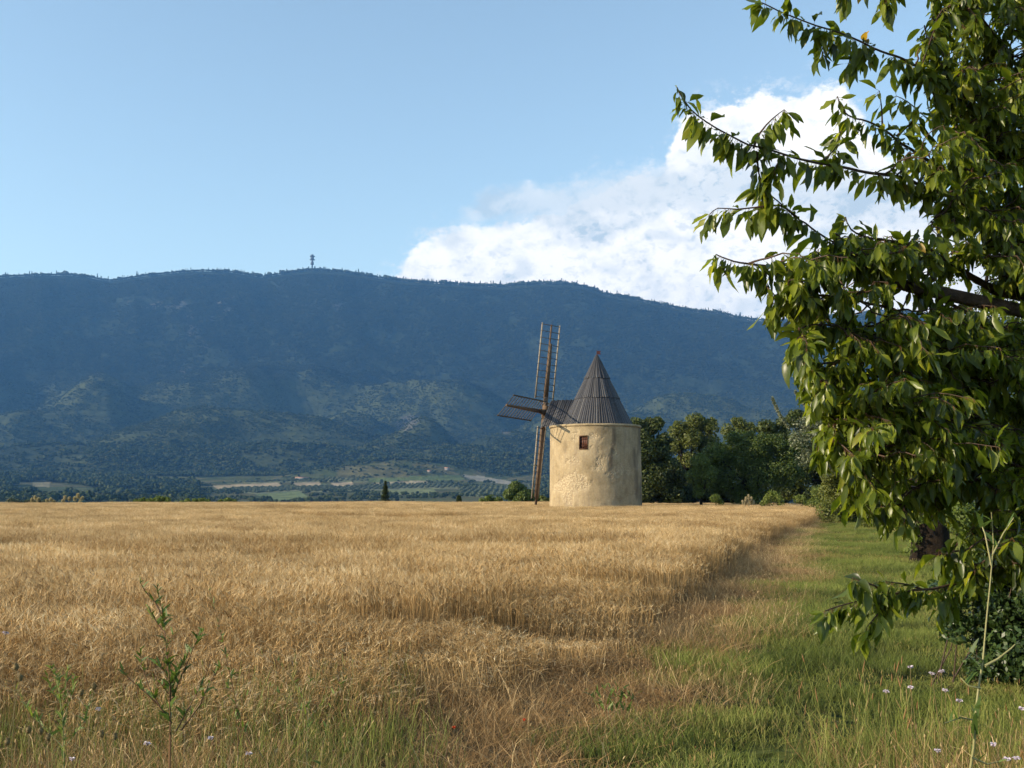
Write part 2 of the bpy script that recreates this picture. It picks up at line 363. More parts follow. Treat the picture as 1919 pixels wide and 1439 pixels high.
# ---------------------------------------------------------------- terrain
RIDGE = [(-900, 560), (-300, 540), (0, 515), (60, 512), (120, 511), (160, 514), (190, 520), (210, 522), (230, 519), (260, 514), (320, 507), (380, 503), (430, 505), (490, 515), (540, 507), (580, 502), (640, 505), (700, 515), (760, 523),
         (830, 527), (900, 532), (950, 533), (975, 529), (1020, 527), (1060, 528), (1095, 533), (1130, 547), (1180, 555), (1240, 568), (1300, 580), (1350, 583), (1390, 594), (1430, 598), (1500, 597), (1560, 592), (1620, 584), (1660, 580), (1700, 582), (1780, 594), (1900, 600), (2300, 620), (2900, 650)]
ra = np.radians([azel(*p)[0] for p in RIDGE]); re_ = np.tan(np.radians([azel(*p)[1] for p in RIDGE]))
RD = 5000.
def bump_h(X, Y, px, py, D, wx, wy, rot=0., pw=1.0):   # a rounded hill whose top shows at (px, py), D metres away
    p = P(px, py, D); dx, dy = X - p[0], Y - p[1]
    c, s = cos(rot), sin(rot); u = (dx * c + dy * s) / wx; v = (-dx * s + dy * c) / wy
    return p[2] * np.exp(-(np.maximum(u * u + v * v, 0)) ** pw)
HILLS = [  # px, py, distance, half width across, half width in depth, rotation
    (185, 702, 3500, 150, 620, .35), (60, 770, 3050, 260, 330, .2), (-120, 690, 3500, 260, 500, 0),
    (330, 728, 3560, 170, 420, .3), (430, 694, 3750, 300, 520, .1), (600, 705, 3850, 260, 420, -.1),
    (790, 712, 3700, 250, 420, .15), (880, 730, 3750, 200, 420, -.1), (650, 765, 3300, 190, 300, .3),
    (400, 757, 2950, 260, 330, .15), (560, 768, 2950, 230, 300, -.1), (350, 800, 2700, 260, 260, 0), (520, 830, 2550, 330, 200, 0),
    (790, 785, 2950, 90, 260, .2), (760, 812, 2700, 120, 220, .1), (850, 830, 2600, 150, 220, -.1),
    (960, 800, 2900, 150, 260, .1), (930, 850, 2400, 260, 160, 0), (770, 852, 2300, 150, 150, .05), (700, 872, 2150, 170, 120, 0),
    (90, 832, 2500, 220, 220, 0), (210, 850, 2400, 150, 180, 0), (-60, 860, 2300, 260, 200, 0),
    (1100, 760, 3300, 260, 330, 0), (1300, 740, 3500, 320, 360, .1), (1560, 750, 3400, 330, 360, 0), (1200, 830, 2700, 260, 220, 0), (1450, 830, 2700, 330, 240, 0)]
def height(X, Y):
    X = np.asarray(X, float); Y = np.asarray(Y, float)
    r = np.hypot(X, Y); a = np.arctan2(X, Y)
    t = np.interp(a, ra, re_); t = np.where(np.abs(a) > ra.max(), re_[-1] * (1 - .6 * ss(np.abs(a), .6, 1.4)), t)
    zr = EYE + RD * t
    # plateau, then a step down to the plain, which climbs slowly to the foothills
    z = -ss(r, 112, 420) * 17 + ss(r, 800, 1500) * 14 + ss(r, 1400, 2500) * 42
    z = z + ss(r, 500, 1200) * (fbm(X / 260, Y / 260, 4, 3) - .5) * 10
    s = np.clip((r - 3000) / (RD - 3000), 0, 1)
    prof = .10 * ss(s, 0, .35) + .36 * ss(s, .15, .72) + .54 * ss(s, .42, 1.0) ** 1.0
    gul = fbm(X / 520 + .9 * Y / 900, Y / 900, 6, 8); gul = 1 - np.abs(2 * gul - 1) * 1.6
    fine = fbm(X / 120, Y / 120, 4, 21) - .5
    z = z + prof * (zr - 40) + (gul - .55) * 190 * s * (1 - s) * ss(s, .02, .3) + fine * 34 * ss(s, 0, .2) * (1 - ss(s, .9, 1))
    hmax = 0
    hs = [bump_h(X, Y, h_[0], h_[1], h_[2], h_[3] * 1.45, h_[4], h_[5]) for h_ in HILLS]
    for h_ in hs: hmax = np.maximum(hmax, h_) if not np.isscalar(hmax) else h_
    soft = 0
    for h_ in hs: soft = soft + h_ ** 6
    soft = (soft + 1e-9) ** (1 / 6)
    soft = soft * (.90 + .30 * (fbm(X / 170, Y / 170, 5, 31) - .3))
    zz = (np.maximum(z, 0) ** 5 + soft ** 5) ** .2
    z = np.where(r > 1500, np.where(z < 0, z + soft, zz), z)
    z = np.where(r > 3300, np.minimum(z, EYE + r * t * (.988 - .02 * (r < RD - 60))), z)
    back = ss(r, RD, RD + 1500); z = z * (1 - .55 * back)
    # gentle unevenness close by
    z = z + (fbm(X / 7, Y / 7, 3, 40) - .5) * .10 * (1 - ss(r, 120, 300)) * ss(r, 3, 12)
    return z
azs = np.concatenate([np.linspace(-180, -34, 60)[:-1], np.arange(-34, 34, .062), np.linspace(34, 180, 60)])
azs = np.radians(azs[:-1])               # full circle
rs = np.concatenate([[0.6], np.geomspace(2, 100, 46), np.linspace(104, 440, 34), np.geomspace(460, 1500, 40), np.arange(1510, 5060, 10.5), np.linspace(5080, 6600, 16)])
A_, R_ = np.meshgrid(azs, rs)
TX, TY = R_ * np.sin(A_), R_ * np.cos(A_); TZ = height(TX, TY)
nr, na = TX.shape
V = np.stack([TX, TY, TZ], -1).reshape(-1, 3)
i = np.arange(nr - 1)[:, None] * na; j = np.arange(na)[None]; j2 = (j + 1) % na
Q = np.stack([i + j, i + na + j, i + na + j2, i + j2], -1).reshape(-1, 4)
V = np.vstack([V, [[0, 0, 0]]]); T3 = np.stack([np.full(na, nr * na), np.arange(na), (np.arange(na) + 1) % na], -1)
TPX, TPY, TF = proj(V)

def inpoly(px, py, poly):
    poly = np.asarray(poly, float); c = np.zeros(px.shape, bool); k = len(poly) - 1
    for m in range(len(poly)):
        x1, y1 = poly[m]; x2, y2 = poly[k]
        cond = ((y1 > py) != (y2 > py)) & (px < (x2 - x1) * (py - y1) / (y2 - y1 + 1e-12) + x1); c ^= cond; k = m
    return c
FIELDS = [  # outline as seen in the photograph, colour, kind
    ([(398, 910), (520, 904), (530, 911), (410, 918)], (.34, .27, .17), 'stubble'),
    ([(548, 905), (598, 903), (604, 910), (560, 912)], (.34, .27, .17), 'stubble'),
    ([(620, 905), (660, 903), (664, 912), (628, 914)], (.36, .28, .18), 'stubble'),
    ([(700, 905), (800, 900), (800, 906), (700, 909)], (.30, .25, .16), 'stubble'),
    ([(680, 896), (860, 890), (872, 899), (690, 903)], (.10, .13, .05), 'green'),
    ([(862, 889), (900, 892), (968, 904), (962, 909), (885, 900)], (.24, .225, .18), 'stubble'),
    ([(478, 926), (560, 920), (590, 938), (520, 943)], (.14, .17, .075), 'green'),
    ([(715, 918), (812, 915), (820, 926), (715, 927)], (.16, .18, .08), 'green'),
    ([(60, 902), (95, 903), (92, 913), (62, 912)], (.2, .18, .11), 'stubble'),
    ([(400, 917), (620, 912), (800, 909), (860, 911), (860, 915), (620, 921), (480, 926)], (.20, .21, .12), 'orchard'),
    ([(420, 906), (620, 897), (700, 895), (690, 903), (540, 904)], (.19, .20, .11), 'orchard'),
    ([(860, 916), (1000, 912), (1000, 930), (860, 930)], (.16, .18, .09), 'orchard')]
def field_index(px, py, r):
    f = np.full(px.shape, -1)
    for k in range(len(FIELDS) - 1, -1, -1): f[inpoly(px, py, FIELDS[k][0])] = k
    f[(r < 450) | (r > 2500)] = -1
    return f
VX, VY, VZ = V.T; VR = np.hypot(VX, VY)
col = np.tile(np.array([.020, .029, .017, 1.]), (len(V), 1))
dry = ss(fbm(VX / 420, VY / 420, 4, 51), .34, .50)[:, None]
dry = dry * (1 - ss(VR, 3500, 4300))[:, None]  # tint kept off the upper slopes: mountain shade painted as darker ground
col[:, :3] = col[:, :3] * (1 - dry) + np.array([.050, .060, .027]) * dry
# pale limestone outcrops, high on the slope and on the foothills
def rockmask(cx, cy, rx, ry, seed, th=.56):
    d = ((TPX - cx) / rx) ** 2 + ((TPY - cy) / ry) ** 2
    n = fbm(VX / 46, VZ / 30, 4, seed)
    return np.where(TF > 2000, ss(n + .20 * np.clip(1 - d, -2, 1), th + .06, th + .18) * (d < 2), 0)
rock = 0
for q in ((270, 572, 40, 8, 1), (330, 575, 60, 9, 2), (365, 605, 40, 22, 3), (425, 572, 22, 22, 4), (575, 572, 22, 9, 5), (640, 568, 50, 12, 6), (375, 640, 14, 16, 7), (305, 680, 10, 14, 8), (340, 690, 16, 10, 9),
          (325, 790, 18, 14, 10), (395, 768, 24, 6, 11), (770, 795, 28, 22, 12), (950, 812, 12, 9, 13), (370, 910, 10, 6, 14)):
    rock = np.maximum(rock, rockmask(*q))
rock = rock[:, None]
col[:, :3] = col[:, :3] * (1 - rock) + np.array([.085, .085, .075]) * rock
plain = (VR > 420) & (VR < 2300)
pm = fbm(VX / 130, VY / 130, 3, 61)
patch = (np.floor(pm * 9) % 3)[:, None]
pc = np.where(patch == 0, np.array([[.05, .065, .028]]), np.where(patch == 1, np.array([[.075, .085, .035]]), np.array([[.10, .095, .045]])))
col[plain, :3] = pc[plain]
fi = field_index(TPX, TPY, VR)
for k, (_, c, _k) in enumerate(FIELDS): col[fi == k, :3] = c
near = VR < 112
col[near, :3] = (.20, .13, .06)
# edge between wheat and mown margin, as a line on the ground
EDGE = [(0.2, 9.6), (.53, 10.8), (1.8, 15.3), (7.4, 34.7), (14, 54), (23.6, 84)]
def edge_x(y): return np.interp(y, [e[1] for e in EDGE], [e[0] for e in EDGE])
DRYW = [(4.5, -.35), (6.4, .15), (7.2, .45), (9, 1.1), (12, 1.5), (16, 1.7), (25, 1.9), (40, 1.1), (60, .55), (84, .2)]   # width of the straw strip
def dry_w(y): return np.interp(y, [e[0] for e in DRYW], [e[1] for e in DRYW])
ex = edge_x(VY) + dry_w(VY) + (fbm(VX / 1.5, VY / 1.5, 3, 70) - .5) * 1.2
gm = near & (VX > ex) & (VY > 0)
col[gm, :3] = (.055, .070, .022)
near_a = 1 - ss(VR, 100, 300)
tm = mesh_np('terrain', V, [Q, T3], M['terrain'], True, {'col': ('FLOAT_COLOR', col), 'near': ('FLOAT', near_a)})
tag(link('terrain', tm), 'field ground, valley plain and blue wooded mountain ridge', 'terrain', kind='structure')
def zt(x, y): return float(height(np.array([x]), np.array([y]))[0])

# ---------------------------------------------------------------- stuff scattered by one instancer each
def instancer(name, pts, rot, scl, idx, sources, label, cat, extra=None):
    me = mesh_np(name, pts, np.zeros((0, 3), np.int32), None, False, {'rot': ('FLOAT_VECTOR', rot), 'scl': ('FLOAT_VECTOR', scl), 'idx': ('INT', idx.astype(np.int32))})
    o = link(name, me); tag(o, label, cat, kind='stuff')
    ng = bpy.data.node_groups.new(name + '_spread', 'GeometryNodeTree')
    ng.interface.new_socket('Geometry', in_out='INPUT', socket_type='NodeSocketGeometry'); ng.interface.new_socket('Geometry', in_out='OUTPUT', socket_type='NodeSocketGeometry')
    gi, go = ng.nodes.new('NodeGroupInput'), ng.nodes.new('NodeGroupOutput')
    def at(nm, ty):
        n = ng.nodes.new('GeometryNodeInputNamedAttribute'); n.data_type = ty; n.inputs['Name'].default_value = nm; return n.outputs['Attribute']
    jn = ng.nodes.new('GeometryNodeJoinGeometry')
    for k, s in enumerate(sources):     # one Instance on Points per source, picked by idx
        cmp_ = ng.nodes.new('FunctionNodeCompare'); cmp_.data_type = 'INT'; cmp_.operation = 'EQUAL'
        ia = [i_ for i_ in cmp_.inputs if i_.type == 'INT']; ng.links.new(at('idx', 'INT'), ia[0]); ia[1].default_value = k
        io = ng.nodes.new('GeometryNodeInstanceOnPoints'); oi = ng.nodes.new('GeometryNodeObjectInfo'); oi.inputs['Object'].default_value = s; oi.inputs['As Instance'].default_value = True
        ng.links.new(gi.outputs[0], io.inputs['Points']); ng.links.new(cmp_.outputs[0], io.inputs['Selection'])
        ng.links.new(oi.outputs['Geometry'], io.inputs['Instance'])
        ng.links.new(at('rot', 'FLOAT_VECTOR'), io.inputs['Rotation']); ng.links.new(at('scl', 'FLOAT_VECTOR'), io.inputs['Scale'])
        ng.links.new(io.outputs[0], jn.inputs[0])
    ng.links.new(jn.outputs[0], go.inputs[0])
    md = o.modifiers.new('spread', 'NODES'); md.node_group = ng
    return o
def src(name, me): return bpy.data.objects.new(name, me)      # source shape, not linked into the scene

class Blades:                            # many thin strips in one mesh, with tone and height attributes
    def __init__(s): s.V = []; s.Q = []; s.T = []; s.n = 0; s.tone = []; s.h = []
    def strips(s, base, tip, w, bend, seg=3, tone=None, wt=.15, hh=1.):
        """base, tip (n,3); w width (n); bend (n,3) mid offset; quads tapering to the tip"""
        n = len(base); d = tip - base
        side = np.cross(d, rng.normal(size=(n, 3))); side /= np.linalg.norm(side, axis=1)[:, None] + 1e-9
        ts = np.linspace(0, 1, seg + 1)
        pts = base[:, None] + d[:, None] * ts[None, :, None] + bend[:, None] * (4 * ts * (1 - ts))[None, :, None]
        ww = w[:, None] * (1 - (1 - wt) * ts[None] ** 1.6)
        L_ = pts - side[:, None] * ww[..., None] / 2; R2 = pts + side[:, None] * ww[..., None] / 2
        VV = np.stack([L_, R2], 2).reshape(n, -1, 3)
        k = 2 * (seg + 1); b0 = (np.arange(n) * k)[:, None, None]
        q = np.array([[2 * m, 2 * m + 1, 2 * m + 3, 2 * m + 2] for m in range(seg)])[None]
        s.Q.append((b0 + q).reshape(-1, 4) + s.n); s.V.append(VV.reshape(-1, 3)); s.n += n * k
        s.tone.append(np.repeat(np.zeros(n) if tone is None else tone, k)); s.h.append(np.clip(VV[..., 2].ravel() / hh, 0, 1))
    def ears(s, base, dirn, ln, w, tone, sides=4):
        """spindle ears: base (n,3), unit dirn, length, width"""
        n = len(base); a = np.cross(dirn, rng.normal(size=(n, 3))); a /= np.linalg.norm(a, axis=1)[:, None] + 1e-9; b = np.cross(dirn, a)
        st = [(0, .25), (.25, 1), (.7, .8), (1, .05)]; rows = []
        for t, f in st:
            for m in range(sides):
                th = 2 * pi * m / sides
                rows.append(base + dirn * (t * ln)[:, None] + (a * cos(th) + b * sin(th)) * (w * f / 2)[:, None])
        VV = np.stack(rows, 1); k = len(rows); b0 = (np.arange(n) * k)[:, None, None]
        q = np.array([[r_ * sides + m, r_ * sides + (m + 1) % sides, (r_ + 1) * sides + (m + 1) % sides, (r_ + 1) * sides + m] for r_ in range(3) for m in range(sides)])[None]
        s.Q.append((b0 + q).reshape(-1, 4) + s.n); s.V.append(VV.reshape(-1, 3)); s.n += n * k
        s.tone.append(np.repeat(tone, k)); s.h.append(np.ones(n * k))
    def mesh(s, name, m):
        return mesh_np(name, np.concatenate(s.V), np.concatenate(s.Q), m, False, {'tone': ('FLOAT', np.concatenate(s.tone)), 'hgt': ('FLOAT', np.concatenate(s.h))})

def wheat_patch(seed, n=310, size=1.0, H=.80):
    B = Blades()
    xy = (rng.random((n, 2)) - .5) * size
    base = np.column_stack([xy, np.zeros(n)]); h = H * rng.uniform(.84, 1.06, n)
    lean = rng.normal(0, .05, (n, 2)) + np.array([.04, 0])
    tip = base + np.column_stack([lean[:, 0], lean[:, 1], h])
    B.strips(base, tip, rng.uniform(.0026, .0042, n), np.zeros((n, 3)), 1, rng.uniform(.2, .6, n), .7, H * .80)
    nod = rng.normal(0, .42, (n, 2)) + np.array([.22, .05]); d = np.column_stack([nod, rng.uniform(.45, 1.1, n)]); d /= np.linalg.norm(d, axis=1)[:, None]
    tn = np.where(rng.random(n) < .14, rng.uniform(0, .1, n), rng.uniform(.25, .95, n)); ln = rng.uniform(.045, .075, n)
    B.ears(tip, d, ln, rng.uniform(.007, .011, n), tn, 3)
    for k in range(5):                    # awns
        aw = d + rng.normal(0, .22, (n, 3)); aw /= np.linalg.norm(aw, axis=1)[:, None]
        b0 = tip + d * (ln * rng.uniform(.3, .9, n))[:, None]
        B.strips(b0, b0 + aw * rng.uniform(.05, .10, n)[:, None], np.full(n, .0020), np.zeros((n, 3)), 1, np.clip(tn + .15, 0, 1), .2, .01)
    m = int(n * 1.1); b0 = np.column_stack([(rng.random((m, 2)) - .5) * size, rng.uniform(.15, .6, m) * H])   # dry leaves
    t0 = b0 + np.column_stack([rng.normal(0, .10, (m, 2)), rng.uniform(-.12, .12, m)])
    B.strips(b0, t0, rng.uniform(.005, .010, m), np.column_stack([np.zeros((m, 2)), rng.uniform(.02, .06, m)]), 3, rng.uniform(0, .9, m), .2, H * .62)
    return src('wheat_tuft', B.mesh('wheat_tuft', M['wheat']))
wheat_src = [wheat_patch(k) for k in range(5)]

# wheat field: rows of tufts from the near margin to the edge of the plateau
def wheat_scale(x, y):
    s = .88 + .22 * (fbm(x / 3.2, y / 3.2, 3, 81) - .5) + .22 * (fbm(x / 14, y / 7, 2, 84) - .5)
    # lower, thinner bands crossing the field: the stand behind them shows its face
    for (y0, sl_, w, x0, x1, dep) in ((14.6, .02, 1.5, -8, 2.2, .38), (10.6, .05, .9, -3.5, 1.2, .28), (22, .03, 2.8, -10, 2, .36), (18, -.05, 1.4, -14, -3, .24), (33, .02, 4, -20, 6, .30), (50, .0, 6, -10, 14, .28), (70, 0, 8, -40, 5, .22)):
        yy = y0 + sl_ * x + (fbm(x / 3, y * 0 + y0, 2, 90) - .5) * w * 1.6
        t = (y - (yy - w)) / w
        s = s - dep * np.where((t > 0) & (t < 1), t ** .6, 0) * ss(x, x0 - 1.5, x0 + 1) * (1 - ss(x, x1 - 1, x1 + 1.5))
    return s
pts = []
for (y0, y1, st) in ((5.6, 26, .62), (26, 52, .72), (52, 111, .85)):
    gx, gy = np.meshgrid(np.arange(-64, 46, st), np.arange(y0, y1, st)); pts.append(np.column_stack([gx.ravel(), gy.ravel()]) + rng.uniform(-.3, .3, (gx.size, 2)) * st)
pts = np.vstack(pts); x, y = pts.T
near_edge = np.interp(x, [-6, -3, -2.1, -1.2, -.5, .1, .6], [6.0, 6.2, 6.7, 7.4, 8.5, 9.7, 10.6]) + (fbm(x / .9, x * 0, 2, 99) - .5) * .7
m = (x < edge_x(y) + .28 + (fbm(x / 2, y / 1.2, 2, 77) - .5) * .5) & (y > near_edge) & (np.abs(x) < y * .50 + 2.5) & (np.hypot(x, y) < 112)
MILL = np.array([(1115.6 - CX) / F * 78, 78.0])
m &= np.hypot(x - MILL[0], y - MILL[1]) > 3.7
x, y = x[m], y[m]; n = len(x); s = wheat_scale(x, y) * (.52 + .48 * ss(y - near_edge[m], .2, 3.2)) * (.88 + .12 * ss(edge_x(y) + .28 - x, 0, 1.2))
pts = np.column_stack([x, y, height(x, y) - .01])
tilt = rng.normal(0, .05, (n, 2)) + np.column_stack([.10 * (fbm(x / 5, y / 5, 2, 95) - .5), .22 * (fbm(x / 6 + 9, y / 6, 2, 96) - .3)])
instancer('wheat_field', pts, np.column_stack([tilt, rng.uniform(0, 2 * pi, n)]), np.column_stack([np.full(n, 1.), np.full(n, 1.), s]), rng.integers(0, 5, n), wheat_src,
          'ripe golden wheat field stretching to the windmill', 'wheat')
print('wheat tufts', n)

# straw-coloured strip along the field edge, green mown margin, and the weedy verge in front
def grass_patch(n, H, wdt, green, lean=.35, size=1.0, seedheads=0, mt='grass'):
    B = Blades(); base = np.column_stack([(rng.random((n, 2)) - .5) * size, np.zeros(n)])
    h = H * rng.uniform(.4, 1.1, n); tip = base + np.column_stack([rng.normal(0, lean, (n, 2)) * h[:, None], h])
    tone = np.clip(rng.normal(green, .2, n), 0, 1)
    B.strips(base, tip, rng.uniform(.6, 1.2, n) * wdt, np.column_stack([rng.normal(0, .12, (n, 2)) * h[:, None], .12 * h]), 2, tone, .12, H * .5)
    if mt == 'drygrass':
        k = 9; b2 = np.column_stack([(rng.random((k, 2)) - .5) * size, np.full(k, .02)]); t2 = b2 + np.column_stack([rng.normal(0, .14, (k, 2)), rng.uniform(.14, .34, k)])
        B.strips(b2, t2, np.full(k, .0034), np.column_stack([rng.normal(0, .03, (k, 2)), rng.uniform(.03, .09, k)]), 5, rng.uniform(.8, 1, k), .4, H * .4)
    if seedheads:
        k = seedheads; i_ = rng.integers(0, n, k); d = rng.normal(0, .3, (k, 3)); d[:, 2] = 1; d /= np.linalg.norm(d, axis=1)[:, None]
        b2 = np.column_stack([(rng.random((k, 2)) - .5) * size, np.zeros(k)]); t2 = b2 + d * (H * rng.uniform(.8, 1.25, k))[:, None]
        B.strips(b2, t2, np.full(k, .0025), np.zeros((k, 3)), 1, np.full(k, .8 if mt != 'grass' else .55), .8, H * .5)
        B.ears(t2, d, rng.uniform(.02, .045, k), rng.uniform(.006, .010, k), rng.uniform(.85, 1., k), 3)
    return src('grass_tuft', B.mesh('grass_tuft', M[mt]))
green_src = [grass_patch(1500, .12, .005, .36), grass_patch(1300, .10, .005, .5, seedheads=55), grass_patch(1300, .16, .005, .25, .45), grass_patch(1200, .09, .005, .66, .6, seedheads=50)]
dry_src = [grass_patch(420, .20, .0035, .5, .7, mt='drygrass', seedheads=14), grass_patch(420, .17, .004, .35, 1.0, mt='drygrass', seedheads=6), grass_patch(320, .27, .003, .6, .6, mt='drygrass', seedheads=22)]
def scatter(name, area, st, srcs, wsel, s0, s1, label, cat, thin=None):
    x0, x1, y0, y1 = area
    gx, gy = np.meshgrid(np.arange(x0, x1, st), np.arange(y0, y1, st)); p = np.column_stack([gx.ravel(), gy.ravel()]) + rng.uniform(-.35, .35, (gx.size, 2)) * st
    m = thin(p[:, 0], p[:, 1]) & (np.abs(p[:, 0]) < p[:, 1] * .50 + 1.5)
    p = p[m]; n = len(p); x, y = p.T; idx = wsel(x, y)
    sc = rng.uniform(s0, s1, n) * (.75 + .5 * fbm(x / 1.7, y / 1.7, 3, 123))
    print(name, n)
    return instancer(name, np.column_stack([x, y, height(x, y) - .005]), np.column_stack([rng.normal(0, .06, (n, 2)), rng.uniform(0, 6.28, n)]), np.column_stack([np.full(n, 1.), np.full(n, 1.), sc]), idx, srcs, label, cat)
def near_y(x): return np.interp(x, [-6, -3, -2.1, -1.2, -.5, .1, .6], [6.0, 6.2, 6.7, 7.4, 8.5, 9.7, 10.6])
def gx0(x, y): return edge_x(y) + dry_w(y) + (fbm(x / 1.5, y / 1.5, 3, 70) - .5) * 1.2
def pick_green(x, y):
    f = fbm(x / 1.3, y / 1.3, 4, 130) + rng.normal(0, .07, len(x)); g = fbm(x / .5, y / .5, 2, 133)
    i_ = np.where(f < .44, 2, np.where(f < .52, 0, np.where(f < .60, 1, 3))); return np.where(g > .72, 2, i_)
scatter('meadow_grass', (-6, 30, 4.6, 84), .8, green_src, pick_green, .8, 1.25, 'short green grass of the mown margin beside the wheat', 'grass', lambda x, y: x > gx0(x, y) - .25)
scatter('straw_grass', (-6, 30, 4.4, 84), .62, dry_src, lambda x, y: rng.choice(3, len(x), p=[.45, .35, .2]), .7, 1.15, 'straw coloured dry grass strip along the edge of the wheat', 'dry grass',
        lambda x, y: (((x > .35 * (y > 10.5) + np.where(y < 10.5, -.75 - .12 * (y - 5) - .5 * (fbm(x, y, 2, 145) - .5), edge_x(y) - .1)) & (x < gx0(x, y) + .35) & (y > near_y(x) - 6.5)) | ((fbm(x / .9, y / .9, 3, 140) > .90) & (y > 9) & (y < 26) & (x > gx0(x, y)))) & (y > 4.3))
def verge_patch(kind):
    B = Blades(); n = 230
    base = np.column_stack([(rng.random((n, 2)) - .5), np.zeros(n)]); h = rng.uniform(.10, .36, n); lean = rng.normal(0, .22, (n, 2))
    tip = base + np.column_stack([lean * h[:, None], h])
    B.strips(base, tip, rng.uniform(.002, .006, n), np.column_stack([rng.normal(0, .1, (n, 2)) * h[:, None], .1 * h]), 3, np.clip(rng.normal(.45 if kind else .3, .25, n), 0, .82), .1, .2)
    k = 30; b2 = np.column_stack([(rng.random((k, 2)) - .5), np.zeros(k)]); d = rng.normal(0, .2, (k, 3)); d[:, 2] = 1; d /= np.linalg.norm(d, axis=1)[:, None]
    t2 = b2 + d * rng.uniform(.2, .44, k)[:, None]
    B.strips(b2, t2, np.full(k, .003), np.zeros((k, 3)), 1, np.full(k, .6), .8, .2)
    if kind: B.ears(t2, d, rng.uniform(.035, .075, k), rng.uniform(.006, .009, k), rng.uniform(.97, 1, k), 4)
    return src('verge_tuft', B.mesh('verge_tuft', M['grass']))
verge_src = [verge_patch(0), verge_patch(1), grass_patch(300, .30, .0032, .45, .6, mt='drygrass', seedheads=12)]
def vsel(x, y):
    f = fbm(x / .8, y / .8, 3, 150) + rng.normal(0, .1, len(x)); return np.where(f < .47, 0, np.where(f < .60, 1, 2))
scatter('verge_weeds', (-4.2, 4, 4.3, 10.6), .33, verge_src, vsel, .85, 1.3, 'tangle of green and brown weeds and grasses at the near verge', 'weeds',
        lambda x, y: ((y < np.interp(x, [-6, -3, -2.1, -1.2, -.5, .1, .6, 1.4, 4], [6.1, 6.3, 6.8, 7.5, 8.3, 8.6, 8.0, 5.4, 5.4]) + .9) & (x < -.65 - .12 * (y - 5) + .6 * (fbm(x / .7, y / .7, 2, 146) - .5))) | ((x > 1.9) & (y < 6.6) & (x > y * .30)))

# ---------------------------------------------------------------- far woodland
def blob(kind, seed):
    """a small tree crown made of facets of foliage, with a short trunk"""
    B = MB(); r = np.random.default_rng(seed); n = 46
    for k in range(5 if kind == 0 else 1):
        c = r.normal(0, .26, 3) if kind == 0 else np.zeros(3); c[2] = abs(c[2]) * .6 + .62
        d = r.normal(size=(n, 3)); d /= np.linalg.norm(d, axis=1)[:, None]
        if kind == 0: pos = c + d * np.array([.30, .30, .27]) * r.uniform(.8, 1.05, (n, 1))
        else:
            t = r.random(n); pos = np.column_stack([np.cos(r.random(n) * 6.28) * (1 - t) * .28, np.sin(r.random(n) * 6.28) * (1 - t) * .28, .1 + t * 1.25]); d[:, 2] = .3
        a = np.cross(d, r.normal(size=(n, 3))); a /= np.linalg.norm(a, axis=1)[:, None] + 1e-9; b = np.cross(d, a)
        s_ = r.uniform(.13, .22, (n, 1)) if kind == 0 else r.uniform(.09, .17, (n, 1))
        VV = np.stack([pos - a * s_, pos - b * s_, pos + a * s_, pos + b * s_], 1).reshape(-1, 3)
        B.add(VV, np.arange(n * 4).reshape(-1, 4), tone=np.repeat(r.random(n), 4))
    B.tube([(0, 0, -.1), (0, 0, .7)], [.04, .02], 4)
    return B
far_src = [src('far_tree', blob(0, k).mesh('far_tree', M['wood_far'])) for k in range(4)]
M['wood_dark'] = rndleaf('shaded_woodland_leaf', ((0, (.018, .027, .014)), (1, (.030, .040, .018))))  # darker copy of the leaf colour, carrying the upper slopes' shade
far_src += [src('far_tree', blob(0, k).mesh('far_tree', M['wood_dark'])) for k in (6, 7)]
NW = 130000
rr = np.sqrt(rng.uniform(560 ** 2, 5000 ** 2, NW * 2)); aa = R(1) * rng.uniform(-28, 28, NW * 2)
x, y = rr * np.sin(aa), rr * np.cos(aa); z = height(x, y)
px, py, _ = proj(np.stack([x, y, z], -1)); fi = field_index(px, py, rr)
dens = fbm(x / 90, y / 90, 4, 201); plain = rr < 2250
pm = np.floor(fbm(x / 130, y / 130, 3, 61) * 9) % 3
keep = (fi < 0) & np.where(plain, (dens > .47) & ((pm == 0) | (dens > .56)) & ~((px > 370) & (px < 1010) & (rng.random(len(px)) < .72)), rng.random(len(x)) < np.clip(1.15 * ss(dens, .28, .48), .18, 1) * np.where(z < 120, .9, np.where(z > 420, .95, .85)))
x, y, z, rr = x[keep], y[keep], z[keep], rr[keep]; n = len(x); print('far trees', n)
pxk, _a, _b = proj(np.stack([x, y, z], -1)); sz = rng.uniform(4.5, 9, n) * np.where((pxk > 370) & (pxk < 1010) & (rr < 2250), .55, 1.) * np.where(rr < 2250, 1.15, np.where((z > 120) & (z < 420), .62, .9))
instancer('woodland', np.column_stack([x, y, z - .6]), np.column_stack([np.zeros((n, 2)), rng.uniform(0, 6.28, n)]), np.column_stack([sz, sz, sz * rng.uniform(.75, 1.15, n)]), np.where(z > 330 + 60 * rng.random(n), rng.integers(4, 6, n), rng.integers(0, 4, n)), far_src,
          'dark woodland covering the valley floor and foothills', 'woodland')
